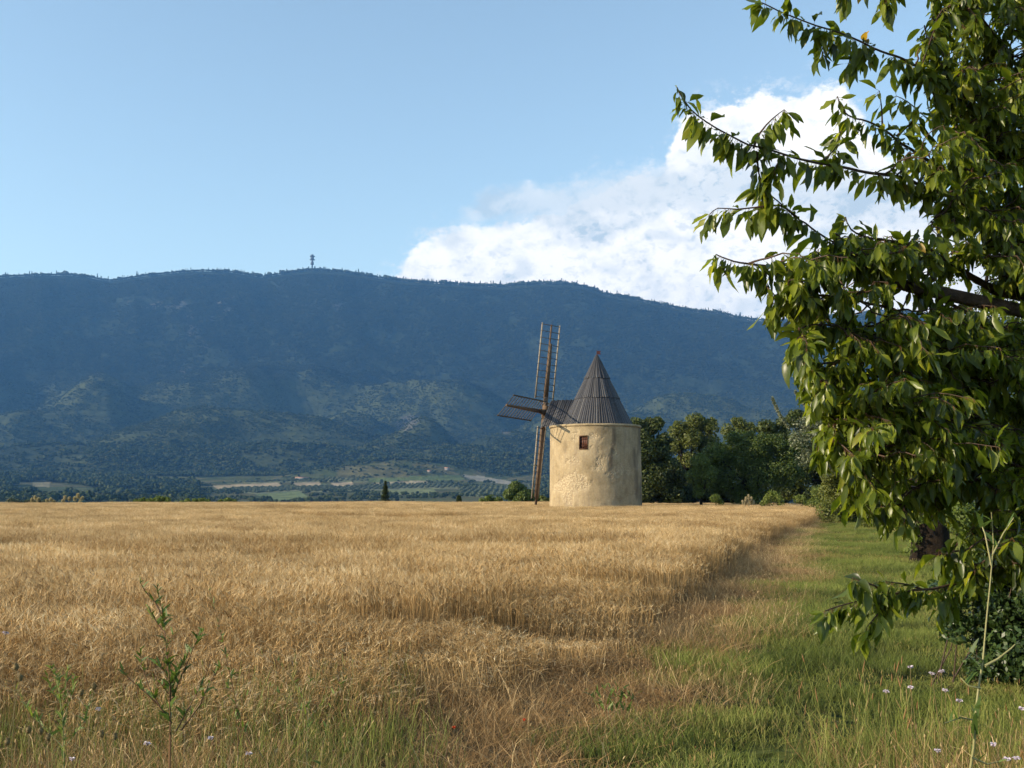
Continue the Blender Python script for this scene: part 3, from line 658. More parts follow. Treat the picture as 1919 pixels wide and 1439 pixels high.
# orchard rows on the orchard plots
gx, gy = np.meshgrid(np.arange(-700, 200, 9.), np.arange(900, 2400, 13.)); gx = gx.ravel() + rng.uniform(-1, 1, gx.size); gy = gy.ravel() + rng.uniform(-1, 1, gy.size)
z = height(gx, gy); px, py, _ = proj(np.stack([gx, gy, z], -1)); fi = field_index(px, py, np.hypot(gx, gy)); k = fi >= 9
gx, gy, z = gx[k], gy[k], z[k]; n = len(gx); print('orchard', n)
of = [src('orchard_tree', blob(0, 20).mesh('orchard_tree', M['olive_far']))]
if n: instancer('orchard_woods', np.column_stack([gx, gy, z - .3]), np.zeros((n, 3)), np.repeat(rng.uniform(3.5, 5., n)[:, None], 3, 1), np.zeros(n), of, 'rows of pale olive trees on the valley plots', 'orchard')
# pines along the skyline
rp = []
for px0, px1, dn in ((0, 400, .25), (400, 560, .55), (560, 700, .9), (700, 960, 1.), (960, 1150, 1.2), (1150, 1430, .7), (1430, 1919, .4)):
    k = int((px1 - px0) * dn); rp.append(rng.uniform(px0, px1, k))
rp = np.concatenate(rp); ang = np.arctan((rp - CX) / F / cos(PITCH)); dd = RD + rng.uniform(-60, 30, len(rp))
x, y = dd * np.sin(ang), dd * np.cos(ang); z = height(x, y); n = len(x)
cs = [src('far_pine', blob(0, 30).mesh('far_pine', M['ridgetree'])), src('far_spruce', blob(1, 31).mesh('far_spruce', M['ridgetree']))]
sz = rng.uniform(11, 21, n) * np.where(rng.random(n) < .12, 1.35, 1)
instancer('ridge_woods', np.column_stack([x, y, z - .37 * sz]), np.column_stack([np.zeros((n, 2)), rng.uniform(0, 6.28, n)]), np.column_stack([sz * .7, sz * .7, sz]), (rng.random(n) < .4).astype(int), cs, 'small dark pines along the mountain skyline', 'pine wood')

# ---------------------------------------------------------------- windmill
mx_, my_ = MILL; RB, RT, ZT = 3.27, 3.19, P(1115, 799, 78)[2]
mill = empty('windmill', (mx_, my_, 0), 'round stone windmill tower with grey conical board roof and four lattice sails', 'windmill')
MO = np.array([mx_, my_, 0.])
nth, nz = 160, 70
th = np.linspace(0, 2 * pi, nth, endpoint=False); zz = np.linspace(-.3, ZT - .12, nz)
TH, ZZ = np.meshgrid(th, zz)
rad = RB + (RT - RB) * np.clip(ZZ / ZT, 0, 1)
cam_th = -pi / 2
dth = (TH - cam_th + pi) % (2 * pi) - pi                       # 0 faces the camera, negative is left
arc = dth * 3.2
bare = np.maximum(ss(fbm(arc / 1.1 + 4, ZZ / 1.1, 4, 301) + .30 * np.exp(-((arc + 1.75) / .75) ** 2 - ((ZZ - 3.4) / 1.3) ** 2) + .22 * np.exp(-((arc + 2.6) / .6) ** 2 - ((ZZ - 2.6) / 1.0) ** 2), .66, .76),
                  ss(fbm(arc / .5, ZZ / .6, 3, 303) + .3 * np.exp(-((arc + 1.7) / .35) ** 2 - ((ZZ - 5.6) / .8) ** 2), .72, .80) * .8)
stain = np.exp(-((arc - .98 + .12 * np.sin(ZZ * 2)) / .13) ** 4) * ss(ZZ, 3.0, 4.4) * (1 - ss(ZZ, 5.9, 6.3)) * (.6 + .5 * fbm(arc / .2, ZZ / .5, 3, 305))
stain = np.clip(stain + .8 * ss(fbm(arc / .8, ZZ / 1.8, 4, 307) + .32 * ss(arc, 1.6, 2.9), .66, .92) + .35 * ss(fbm(arc / .5, ZZ / 1.2, 3, 309), .6, .8), 0, 1)
rad = rad + (fbm(arc / .7, ZZ / .7, 4, 311) - .5) * .06 - bare * .02 + bare * (fbm(arc / .12, ZZ / .1, 2, 313) - .5) * .03
# window hole is framed by a recessed box: push the wall in a touch round it is not needed
WTH = math.asin((1087.7 - 1115.6) / 86.5); wz0, wz1 = P(1087, 841.5, 75.5)[2], P(1087, 818, 75.5)[2]
Vt = np.stack([rad * np.cos(TH), rad * np.sin(TH), ZZ], -1).reshape(-1, 3)
i = np.arange(nz - 1)[:, None] * nth; j = np.arange(nth)[None]; j2 = (j + 1) % nth
Qt = np.stack([i + j, i + j2, i + nth + j2, i + nth + j], -1).reshape(-1, 4)
# leave the window opening out of the wall
cen = Vt[Qt].mean(1); ca = ((np.arctan2(cen[:, 1], cen[:, 0]) - cam_th + pi) % (2 * pi) - pi)
hole = (np.abs((ca - WTH) * 3.2) < .27) & (cen[:, 2] > wz0 + .02) & (cen[:, 2] < wz1 - .02)
me = mesh_np('tower_wall', Vt, Qt[~hole], M['plaster'], True, {'bare': ('FLOAT', bare.ravel()), 'stain': ('FLOAT', stain.ravel())})
link('tower_wall', me, mill)
B = MB()                                                        # cornice course and the flat ledge behind it
prof = [(RT - .05, ZT - .16), (RT + .05, ZT - .15), (RT + .085, ZT - .09), (RT + .08, ZT - .02), (RT + .04, ZT + .02), (1.9, ZT + .08)]
nn = 120; VV = []
for a, b in prof:
    t = np.arange(nn) * 2 * pi / nn; w = (vnoise(t * 9, t * 0, 320) - .5) * .03 if a > 2 else 0
    VV.append(np.stack([mx_ + (a + w) * np.cos(t), my_ + (a + w) * np.sin(t), np.full(nn, b) + (w * .5)], -1))
VV = np.concatenate(VV); i = np.arange(len(prof) - 1)[:, None] * nn; j = np.arange(nn)[None]; j2 = (j + 1) % nn
B.add(VV, np.stack([i + j, i + j2, i + nn + j2, i + nn + j], -1).reshape(-1, 4))
me = B.mesh('cornice', M['plaster'], False, MO); me.attributes.new('bare', 'FLOAT', 'POINT'); me.attributes.new('stain', 'FLOAT', 'POINT')
link('cornice', me, mill)
# window: frame, shutter leaves, lintel shadow gap
wn = np.array([sin(WTH), -cos(WTH), 0]); wt = np.array([cos(WTH), sin(WTH), 0]); wc = MO + wn * 3.2
def wb(B, u0, u1, z0, z1, d0, d1, tone=.5):
    pts_ = [MO + wt * u + wn * d + np.array([0, 0, z]) for z in (z0, z1) for u, d in ((u0, d0), (u1, d0), (u1, d1), (u0, d1))]
    B.add(pts_, [[0, 1, 5, 4], [1, 2, 6, 5], [2, 3, 7, 6], [3, 0, 4, 7], [3, 2, 1, 0], [4, 5, 6, 7]], tone=tone)
B = MB()
for a in ((-.30, -.25, wz0 - .05, wz1 + .05), (.25, .30, wz0 - .05, wz1 + .05), (-.25, .25, wz1 - .01, wz1 + .05), (-.25, .25, wz0 - .05, wz0 + .01)): wb(B, a[0], a[1], a[2], a[3], 3.10, 3.235)
wf = B.build('window', M['frame'], mill)
B = MB()
for k in range(4):
    u = -.248 + k * .124; wb(B, u, u + .118, wz0 + .015, wz1 - .015, 3.09 + .004 * (k % 2), 3.13 + .006 * (k % 2))
wb(B, -.25, .25, wz0 + .16, wz0 + .21, 3.13, 3.155); wb(B, -.25, .25, wz1 - .22, wz1 - .17, 3.13, 3.155)
B.build('shutter', M['shutter'], wf)

# conical roof of overlapping boards in three tiers
CR = 2.50; CXR = (1119.6 - 1115.6) / F * 78; ZB = ZT + .10; HC = P(1119, 667, 78)[2] - ZB
cx_, cy_ = mx_ + CXR, my_
B = MB(); r = np.random.default_rng(4)
tiers = [(0, .385, 84, 0.), (.375, .675, 62, .035), (.665, 1.0, 40, .06)]
for f0, f1, nb, off in tiers:
    a = 0
    edges_ = np.cumsum(r.uniform(.8, 1.2, nb)); edges_ = edges_ / edges_[-1] * 2 * pi + off
    edges_ = np.concatenate([[off], edges_])
    for k in range(nb):
        a0, a1 = edges_[k] + .004, edges_[k + 1] - .004
        lift = off * 1.2 + r.choice([0, 0, .006, .016]) + r.uniform(-.005, .008); lf = f0 - (r.uniform(0, .012) if f0 == 0 else r.uniform(0, .012))
        def pt(f, aa, l): 
            rr_ = CR * (1 - f) + l; return (cx_ + rr_ * cos(aa), cy_ + rr_ * sin(aa), ZB + HC * f + l * .5)
        am = (a0 + a1) / 2
        VV = [pt(f, aa, l) for f in (lf, f1) for aa, l in ((a0, lift), (am, lift + .004), (a1, lift), (a1, lift - .06), (a0, lift - .06))]
        tn = np.clip(r.normal(.42, .22), 0, 1)
        B.add(VV, [[0, 1, 6, 5], [1, 2, 7, 6], [2, 3, 8, 7], [4, 0, 5, 9]], tone=tn); B.add([VV[0], VV[1], VV[2], VV[3], VV[4]], [[4, 3, 2, 0]], tone=tn)
B.build('conical_roof', M['roof'], mill)
B = MB()
B.tube([(cx_, cy_, ZB + HC - .55), (cx_, cy_, ZB + HC + .08)], [.20, .06], 12, tone=.3)
B.build('roof_finial', M['flag'], mill)
B = MB()
zt_ = ZB + HC
B.tube([(cx_, cy_, zt_), (cx_, cy_, zt_ + .42)], [.025, .018], 6)
B.build('vane_rod', M['iron'], mill)
B = MB(); q = .012
out = [(0.02, .12), (.30, .12), (.22, .23), (.30, .36), (.02, .36)]
for s_ in (-1, 1): B.add([(cx_ + a, cy_ + s_ * q, zt_ + b) for a, b in out], None, [[0, 1, 2], [0, 2, 4], [2, 3, 4]])
B.add([(cx_ + a, cy_ + s_ * q, zt_ + b) for s_ in (-1, 1) for a, b in out], [[k, (k + 1) % 5, 5 + (k + 1) % 5, 5 + k] for k in range(5)])
B.build('vane_flag', M['flag'], mill)

# wind shaft direction and dormer roof over it
SA = np.array([-.905, .425, 0.]); TILT = R(6); SH = SA * cos(TILT) + np.array([0, 0, sin(TILT)])
SU = np.array([.425, .905, 0.])                                # horizontal in the sail plane
SV = np.cross(SU, SH); SV = SV if SV[2] > 0 else -SV
HUB = P(1022.5, 772, 78 + 1.6)
B = MB()
zr0 = P(1050, 750, 79)[2]; dor_len = 3.42; hw = 1.5
for side in (-1, 1):
    nb = 17
    for k in range(nb):
        t0, t1 = .6 + (dor_len - .6) * k / nb, .6 + (dor_len - .6) * (k + 1) / nb - .02
        lift = (.03 if k % 2 else 0) + r.uniform(0, .01); tn = np.clip(r.normal(.5, .25), 0, 1)
        def dp(t, f, l):
            w = hw * f; return MO + SA * (t + .16 * f) + SU * side * (w + .03) + np.array([0, 0, zr0 - .05 * (dor_len - t) * 0 + l - (zr0 - ZB + .06) * f])
        VV = [dp(t, f, l) for f in (0, 1.02) for t, l in ((t0, lift), (t1, lift), (t1, lift - .06), (t0, lift - .06))]
        B.add(VV, [[0, 1, 5, 4], [1, 2, 6, 5], [3, 0, 4, 7], [4, 5, 6, 7], [3, 2, 1, 0]], tone=tn)
dormer = B.build('dormer_roof', M['roof'], mill)
B = MB()
g = lambda t, u, z: MO + SA * t + SU * u + np.array([0, 0, z])
B.add([g(3.30, -1.3, ZB + .02), g(3.30, 1.3, ZB + .02), g(3.30, 0, zr0 - .12), g(3.22, -1.3, ZB + .02), g(3.22, 1.3, ZB + .02), g(3.22, 0, zr0 - .12)], [[0, 1, 4, 3], [1, 2, 5, 4], [2, 0, 3, 5]], [[0, 1, 2], [5, 4, 3]], tone=.3)
B.bar(g(2.4, -1.25, ZB - .0), g(3.4, -1.25, ZB - .0), .12, .14); B.bar(g(2.4, 1.25, ZB - .0), g(3.4, 1.25, ZB - .0), .12, .14)
B.build('dormer_gable', M['roof'], mill)
B = MB()
B.tube([HUB - SH * 3.2, HUB - SH * .6, HUB + SH * .25, HUB + SH * .42], [.20, .22, .24, .16], 12)
B.bar(HUB - SH * .02 - SV * .45, HUB - SH * .02 + SV * .45, .42, .34, up=SH); B.bar(HUB + SH * .1 - SU * .45, HUB + SH * .1 + SU * .45, .34, .34, up=SH)
B.build('wind_shaft', M['spar'], mill)
def sail(ang, L0, L1, Ls, w, beta, nb, railmat, offs=0., w_in=None, label=None, frac=.5):
    """arm turned by ang from upright; lattice from L0 to L1 along it, half widths, pitch beta"""
    d = SV * cos(ang) + SU * sin(ang); e = SU * cos(ang) - SV * sin(ang)
    base = HUB + SH * (.08 + offs)
    bdir = e * cos(beta) - SH * sin(beta) * 1.0
    B = MB(); B.bar(base, base + d * L0 * 1.05, .34, .30, up=SH, w2=.27, h2=.24); B.bar(base + d * L0 * 1.05, base + d * Ls, .27, .24, up=SH, w2=.15, h2=.13)
    B.bar(base + SH * .14 + d * L0, base + SH * .11 + d * (L1 + .05), .10, .10, up=SH)
    s = B.build('sail', M['spar'], mill)
    if label: s['label'] = label
    F_ = MB(); D_ = MB(); bb = base + SH * .18
    w_in = w if w_in is None else w_in
    for fr, sgn in ((frac, -1), (1 - frac, 1)):
        F_.bar(bb + d * (L0 - .12) + bdir * sgn * w_in * fr, bb + d * (L1 + .1) + bdir * sgn * w * fr, .085, .085, up=SH, tone=.6)
    for k in range(nb):
        t = k / (nb - 1); l_ = L0 + (L1 - L0) * t; ww = w_in + (w - w_in) * t; jit = r.uniform(-.02, .02)
        D_.bar(bb + d * (l_ + jit) - bdir * (ww * frac + .06), bb + d * (l_ - jit) + bdir * (ww * (1 - frac) + .06), .04, .045, up=SH)
    F_.build('lattice_rail', M[railmat], s); D_.build('lattice_bar', M['lath_dark'], s)
    return s, bb, d, bdir
lean = R(.3)
sail(lean, 1.05, 6.35, 5.0, 1.6, R(30), 12, 'lath', label='upright lattice sail with pale side rails', frac=.47)
sL = sail(lean - pi / 2, .55, 5.9, 6.2, 1.8, R(36), 13, 'lath_dark', .12, label='lattice sail reaching towards the field on the left')
sail(lean + pi, 1.2, 6.2, 6.75, .85, R(-8), 12, 'lath', frac=.62, w_in=1.1, label='hanging sail with folded narrow rails reaching down to the wheat')
sail(lean + pi / 2, 1.0, 6.2, 6.5, 1.95, R(36), 12, 'lath', .12)

# ---------------------------------------------------------------- trees and bushes from lobes seen in the photograph
def leaf_cloud(centres, radii, n_per_m2, size, seed, droop=0., squash=.9, up=.25, gaps=.33, tone0=.45):
    """rhombic leaves spread through lobes: denser near each lobe's skin, in clumps with gaps"""
    r = np.random.default_rng(seed); C_, R_ = np.asarray(centres), np.asarray(radii)
    area = 4 * pi * R_ ** 2; cnt = np.maximum((area * n_per_m2).astype(int), 12); idx = np.repeat(np.arange(len(R_)), cnt); n = len(idx)
    d = r.normal(size=(n, 3)); d /= np.linalg.norm(d, axis=1)[:, None]
    lump = .80 + .36 * fbm(d[:, 0] * 2.6 + idx * 3.1, d[:, 1] * 2.6 + d[:, 2] * 3.3 + idx * 1.7, 3, seed)
    rr_ = (1 - r.random(n) ** 2.2 * .75) * lump
    pos = C_[idx] + d * (R_[idx] * rr_)[:, None] * np.array([1, 1, squash])
    keep = vnoise(d[:, 0] * 5 + idx * 2.3, d[:, 2] * 5 + d[:, 1] * 4 + idx * .7, seed + 5) > gaps
    pos, d, idx = pos[keep], d[keep], idx[keep]; n = len(pos)
    nrm = d * .9 + r.normal(0, .65, (n, 3)) + np.array([0, 0, up]); nrm /= np.linalg.norm(nrm, axis=1)[:, None]
    a = np.cross(nrm, r.normal(size=(n, 3))); a /= np.linalg.norm(a, axis=1)[:, None]; b = np.cross(nrm, a)
    if droop: a = a + np.array([0, 0, -droop]); a /= np.linalg.norm(a, axis=1)[:, None]
    s_ = size * r.uniform(.65, 1.35, (n, 1))
    VV = np.stack([pos - a * s_, pos - b * s_ * .55 - nrm * s_ * .12, pos + a * s_, pos + b * s_ * .55 - nrm * s_ * .12], 1).reshape(-1, 3)
    tone = np.clip(tone0 + r.normal(0, .22, n), 0, 1)
    return VV, np.arange(n * 4).reshape(-1, 4), np.repeat(tone, 4)
def lobes3(lobes, D, seed, depth=.8):
    """turn photo circles (px, py, radius px) into lobes at distance D, spread in depth"""
    r = np.random.default_rng(seed); Cs, Rs = [], []
    for (px, py, rp) in lobes:
        p = P(px, py, D); R_ = rp / F * D
        for k in range(2):
            Cs.append(p + np.array([r.normal(0, .22) * R_, (k * 1.1 - .3 + r.normal(0, .2)) * R_ * depth, r.normal(0, .15) * R_])); Rs.append(R_ * r.uniform(.72, .95))
        for k in range(5):
            v = r.normal(size=3); v /= np.linalg.norm(v); v[2] = abs(v[2]) * .9
            Cs.append(p + v * R_ * .72); Rs.append(R_ * r.uniform(.25, .42))
    return np.array(Cs), np.array(Rs)
def plant(name, lobes, D, mname, label, cat, group=None, size=.14, dens=26, seed=1, bark='bark_dark', trunk=None, extra=None, gaps=.33, tone0=.45, base_px=None, squash=.9):
    lob = np.array(lobes, float); bx = base_px if base_px is not None else lob[:, 0].mean()
    x0 = P(bx, 900, D)[0]; y0 = D + .3; z0 = zt(x0, y0)
    e = empty(name, (x0, y0, z0), label, cat, group)
    Cs, Rs = lobes3(lobes, D, seed); dens = dens * (4.2 if D > 75 else 1.6); gaps = gaps * .6; size = size * (.72 if D > 75 else .95)
    Cs[:, 2] = np.maximum(Cs[:, 2], z0 + Rs * .35)
    B = MB(); v, q, t = leaf_cloud(Cs, Rs, dens, size, seed, gaps=gaps, tone0=tone0, squash=squash); 
    k = v[:, 2] < z0 + .02; v[k, 2] = z0 + .02
    B.add(v, q, tone=t)
    if extra: extra(B)
    B.build('crown', M[mname], e)
    T = MB(); top = Cs[:, 2].max(); tr = trunk or max(.05, (top - z0) * .028)
    fork = z0 + (top - z0) * .34; rr_ = np.random.default_rng(seed)
    T.tube([(x0, y0, z0 - .2), (x0 + tr * .3, y0, z0 + (fork - z0) * .5), (x0, y0, fork)], [tr * 1.25, tr, tr * .8], 8)
    for c in Cs[::7][:12]:
        s_ = np.array([x0, y0, fork - .1]); m_ = (s_ + c) / 2 + rr_.normal(0, .2, 3) * tr * 3
        T.tube([s_, m_, c], [tr * .55, tr * .35, tr * .10], 6)
    T.build('trunk' if tr > .08 else 'stem', M[bark], e, True)
    return e
plant('broadleaf_tree', [(1203, 803, 30), (1228, 800, 22), (1243, 826, 18), (1190, 850, 40), (1228, 845, 30), (1215, 895, 45), (1255, 880, 30), (1250, 925, 30), (1200, 930, 35), (1275, 900, 22)], 96, 'leaf_dark', 'tall dark tree rising directly behind the windmill tower', 'tree', size=.17, dens=20, seed=21, trunk=.3, base_px=1215)
plant('broadleaf_tree', [(1272, 806, 20), (1305, 795, 22), (1330, 797, 18), (1290, 828, 26), (1325, 830, 28), (1262, 838, 16), (1290, 865, 24), (1268, 880, 20), (1350, 850, 25), (1300, 900, 22)], 104, 'leaf_olive', 'light crowned tree with the highest rounded top between windmill and hedge', 'tree', size=.16, dens=17, seed=22, trunk=.25, base_px=1300, gaps=.40, tone0=.3)
plant('broadleaf_tree', [(1385, 795, 17), (1372, 812, 20), (1405, 806, 16), (1430, 808, 16), (1400, 835, 25), (1395, 870, 25)], 110, 'leaf_olive', 'small tree top showing just behind the broad feathery tree', 'tree', size=.15, dens=18, seed=23, trunk=.2, tone0=.25)
plant('feathery_tree', [(1395, 838, 40), (1350, 862, 34), (1440, 842, 38), (1480, 850, 30), (1318, 888, 26), (1375, 885, 40), (1425, 885, 42), (1470, 890, 40), (1500, 830, 24), (1350, 915, 26), (1400, 925, 30)], 82, 'leaf_mid', 'broad feathery dark green tree with a wide domed crown', 'tree', size=.10, dens=34, seed=24, trunk=.25, base_px=1415, tone0=.3)
plant('pine_tree', [(1312, 868, 20), (1300, 890, 17), (1318, 900, 20), (1308, 920, 14), (1330, 885, 18)], 79, 'leaf_mid', 'bushy conical pine at the left edge of the feathery tree', 'tree', size=.09, dens=50, seed=25, trunk=.12, tone0=.5)
plant('broadleaf_tree', [(1440, 805, 20), (1475, 793, 18), (1500, 785, 20), (1470, 830, 28), (1520, 800, 30), (1540, 850, 40), (1510, 890, 40), (1555, 900, 30), (1480, 920, 25)], 90, 'leaf_dark', 'dark tree behind the spiky pear tree', 'tree', size=.16, dens=20, seed=26, trunk=.25, tone0=.5)
plant('hedge_row', [(x_, 925 + 6 * math.sin(x_), 17 + 4 * math.sin(x_ * 1.7)) for x_ in range(1208, 1570, 15)], 99, 'leaf_dark', 'dark overgrown hedge filling the ground between the trees behind the windmill', 'hedge', size=.16, dens=22, seed=39, gaps=.2, tone0=.4)
def shoots(lst, D, size, seed):
    def f(B):
        r = np.random.default_rng(seed)
        for (a, b, c, d, e_, f_) in lst:
            p = [P(a, b, D), P(c, d, D), P(e_, f_, D)]
            ts = np.linspace(0, 1, 60); pt_ = (1 - ts)[:, None] ** 2 * p[0] + (2 * ts * (1 - ts))[:, None] * p[1] + (ts ** 2)[:, None] * p[2]
            v, q, t = leaf_cloud(pt_, np.full(60, .10), 80, size, seed, gaps=.1, tone0=.6); B.add(v, q, tone=t)
            B.tube(pt_[::6], .02, 5, tone=.1)
    return f
plant('pear_tree', [(1505, 800, 24), (1535, 785, 24), (1530, 815, 30), (1498, 825, 22), (1560, 800, 30), (1545, 845, 28), (1515, 855, 22), (1590, 830, 40), (1600, 780, 30), (1560, 870, 30)], 56, 'leaf_grey', 'pale glinting pear tree with erect spiky shoots above the hedge', 'tree', size=.075, dens=26, seed=27, trunk=.07, base_px=1615, gaps=.52, tone0=.45,
      extra=shoots([(1478, 800, 1462, 785, 1447, 745), (1520, 770, 1505, 758, 1490, 733), (1525, 765, 1512, 745, 1502, 722)], 56, .05, 3))
plant('hedge_shrub', [(1560, 892, 22), (1590, 900, 32), (1575, 925, 32), (1600, 950, 32), (1560, 955, 24), (1585, 965, 22), (1620, 930, 30)], 58, 'leaf_olive', 'sunlit rounded shrub at the end of the grass path', 'shrub', 'shrubs along the grass path', size=.065, dens=120, seed=28, gaps=.15)
plant('hedge_shrub', [(1640, 900, 40), (1680, 920, 44), (1640, 945, 40), (1610, 900, 30), (1665, 865, 30), (1670, 965, 32), (1630, 975, 26), (1700, 960, 30)], 50, 'leaf_olive', 'large sunlit shrub left of the dark trunk', 'shrub', 'shrubs along the grass path', size=.065, dens=120, seed=29, gaps=.15, tone0=.35)
plant('hedge_shrub', [(1720, 940, 38), (1700, 965, 26), (1740, 900, 46), (1770, 950, 50)], 42, 'leaf_mid', 'darker shrub close behind the dark trunk', 'shrub', 'shrubs along the grass path', size=.07, dens=110, seed=30, gaps=.15)
plant('hedge_shrub', [(1795, 965, 36), (1850, 985, 44), (1905, 1000, 50), (1825, 1030, 26), (1880, 1045, 30), (1960, 1010, 60)], 23, 'leaf_mid', 'dark leafy shrub right of the dark trunk', 'shrub', 'shrubs along the grass path', size=.05, dens=150, seed=301, gaps=.2)
plant('round_bush', [(1340, 935, 11), (1350, 941, 7)], 76, 'leaf_mid', 'small green bush at the far wheat edge, left of the straw plume', 'bush', 'small bushes at the far edge of the wheat', size=.06, dens=90, seed=31, tone0=.6)
plant('round_bush', [(1450, 932, 14), (1438, 940, 12), (1460, 940, 11), (1428, 944, 6)], 74, 'leaf_bright', 'bright yellow green bush at the far wheat edge, right of the straw plume', 'bush', 'small bushes at the far edge of the wheat', size=.06, dens=95, seed=32)
plant('round_bush', [(1500, 935, 11), (1509, 942, 8)], 74, 'leaf_bright', 'smallest bright bush, between the yellow green one and the rounded one', 'bush', 'small bushes at the far edge of the wheat', size=.06, dens=95, seed=33, tone0=.35)
plant('round_bush', [(1532, 925, 14), (1545, 938, 20), (1526, 943, 12)], 70, 'leaf_bright', 'rounded green bush where the wheat meets the grass path', 'bush', 'small bushes at the far edge of the wheat', size=.06, dens=90, seed=34, tone0=.25)
plant('wild_bush', [(970, 915, 14), (958, 930, 15), (985, 928, 16), (975, 945, 18), (1000, 935, 13)], 132, 'leaf_mid', 'dark bushy tree left of the windmill behind the hanging sail', 'tree', 'bushes beyond the far edge of the field', size=.17, dens=30, seed=35, trunk=.12)
plant('wild_bush', [(917, 935, 9), (905, 940, 8), (930, 940, 9)], 134, 'leaf_mid', 'low bush left of the bushy tree by the windmill', 'bush', 'bushes beyond the far edge of the field', size=.15, dens=34, seed=36, tone0=.6)
plant('wild_bush', [(1018, 937, 9), (1030, 940, 9)], 120, 'leaf_olive', 'low light bush touching the windmill tower on its left', 'bush', 'bushes beyond the far edge of the field', size=.14, dens=34, seed=37)
for k, (a, b_, c, lb) in enumerate(((268, 939, 9, 'low green bush on the field horizon, leftmost of the middle row'), (300, 937, 9, 'low green bush on the field horizon, second of the middle row'), (352, 940, 7, 'small low bush on the field horizon, third of the middle row'),
                                    (378, 939, 8, 'low green bush on the field horizon, fourth of the middle row'), (425, 939, 8, 'wide low bush on the field horizon, last of the middle row'))):
    plant('wild_bush', [(a, b_, c), (a + 12, b_ + 1, c - 1), (a - 12, b_ + 2, c - 2)], 124, 'leaf_mid', lb, 'bush', 'bushes beyond the far edge of the field', size=.13, dens=36, seed=40 + k, tone0=.75)
for k, (a, b_, c, lb) in enumerate(((20, 941, 8, 'grey green bush at the far left end of the field horizon'), (52, 941, 7, 'grey green bush beside the leftmost one on the field horizon'), (72, 940, 6, 'small dark bush left of the pale reed plumes'))):
    plant('wild_bush', [(a, b_, c), (a + 10, b_ + 1, c - 1)], 122, 'leaf_grey', lb, 'bush', 'bushes beyond the far edge of the field', size=.13, dens=36, seed=50 + k, tone0=.2)
# conifers on the plain's edge
def conifer(px, ytop, D, wpx, label, seed, slim=False):
    b = P(px, 944, D); top = P(px, ytop, D)[2]; z0 = zt(b[0], D); e = empty('cypress_tree' if slim else 'spruce_tree', (b[0], D, z0), label, 'tree')
    r = np.random.default_rng(seed); n = 1800 if slim else 2600; H_ = top - z0; t = r.random(n) ** .8
    a = r.random(n) * 6.28; lay = .55 + .45 * np.abs(np.sin(t * H_ * (1.6 if not slim else .3) * pi)) ** .6 * (1 if not slim else 1)
    W_ = wpx / F * D / 2; rad_ = W_ * ((1 - t) ** .8 if not slim else np.sin(np.clip(t * .9 + .1, 0, 1) * pi) ** .6) * lay * (.35 + .75 * np.sqrt(r.random(n)))
    pos = np.column_stack([b[0] + rad_ * np.cos(a), D + rad_ * np.sin(a), z0 + .3 + t * (H_ - .3)]); s_ = .16 * r.uniform(.6, 1.2, (n, 1))
    out_ = np.column_stack([np.cos(a), np.sin(a), np.full(n, 1.2 if slim else -.25)]); sd = np.column_stack([-np.sin(a), np.cos(a), np.zeros(n)])
    VV = np.stack([pos - out_ * s_, pos - sd * s_ * .5, pos + out_ * s_, pos + sd * s_ * .5], 1).reshape(-1, 3)
    B = MB(); B.add(VV, np.arange(n * 4).reshape(-1, 4), tone=np.repeat(r.random(n) * .7, 4)); B.build('crown', M['leaf_dark'], e)
    T = MB(); T.tube([(b[0], D, z0 - .2), (b[0], D, top - .3)], [.12, .02], 6); T.build('trunk', M['bark_dark'], e)
conifer(722, 901, 140, 26, 'slender pointed spruce standing alone on the field horizon', 61)
conifer(860, 930, 150, 9, 'tiny dark cypress on the field horizon left of the windmill', 62, True)
# straw plumes
def plumes(name, spots, D, label, cat, seed, base, group=None, s=1.):
    e = empty(name, (base[0], base[1], base[2]), label, cat, group); B = MB(); S = MB(); r = np.random.default_rng(seed)
    for px, py in spots:
        t = P(px, py, D + r.uniform(-.3, .3)); b = np.array(base) + np.array([r.normal(0, .12), r.normal(0, .12), 0]); b[0] = base[0] + (t[0] - base[0]) * .45
        mid = (b + t) / 2 + np.array([r.normal(0, .1), 0, .1]); S.tube([b, mid, t], .012, 4, tone=.4)
        pt_ = t + (t - mid) * np.linspace(-.28, .12, 14)[:, None]
        v, q, tt = leaf_cloud(pt_, np.full(14, .07 * s), 420, .05 * s, seed, gaps=.05, tone0=.6); B.add(v, q, tone=tt)
    B.build('plume', M['plume'], e); S.build('stem', M['plume'], e)
g_ = P(1403, 945, 74); plumes('plume_grass', [(1392, 940), (1398, 934), (1403, 930), (1408, 934), (1412, 940), (1400, 940), (1406, 941), (1396, 943)], 74, 'pale straw coloured plume grass glowing at the far wheat edge', 'plume grass', 71, (g_[0], 74, 0))
for k, (sp, lb) in enumerate((([(60, 936), (66, 932), (72, 935)], 'pale plume grass on the field horizon, leftmost clump'), ([(88, 938), (95, 936), (100, 940)], 'pale low plume grass on the field horizon, second clump'),
                              ([(118, 938), (122, 932), (130, 934)], 'pale plume grass on the field horizon, third clump'), ([(140, 934), (146, 928), (154, 933), (150, 940)], 'tallest pale plume grass on the field horizon, fourth clump'))):
    g_ = P(sp[1][0], 940, 108); plumes('plume_grass', sp, 108, lb, 'plume grass', 72 + k, (g_[0], 108, zt(g_[0], 108)), 'pale plume grasses on the field horizon', 1.7)

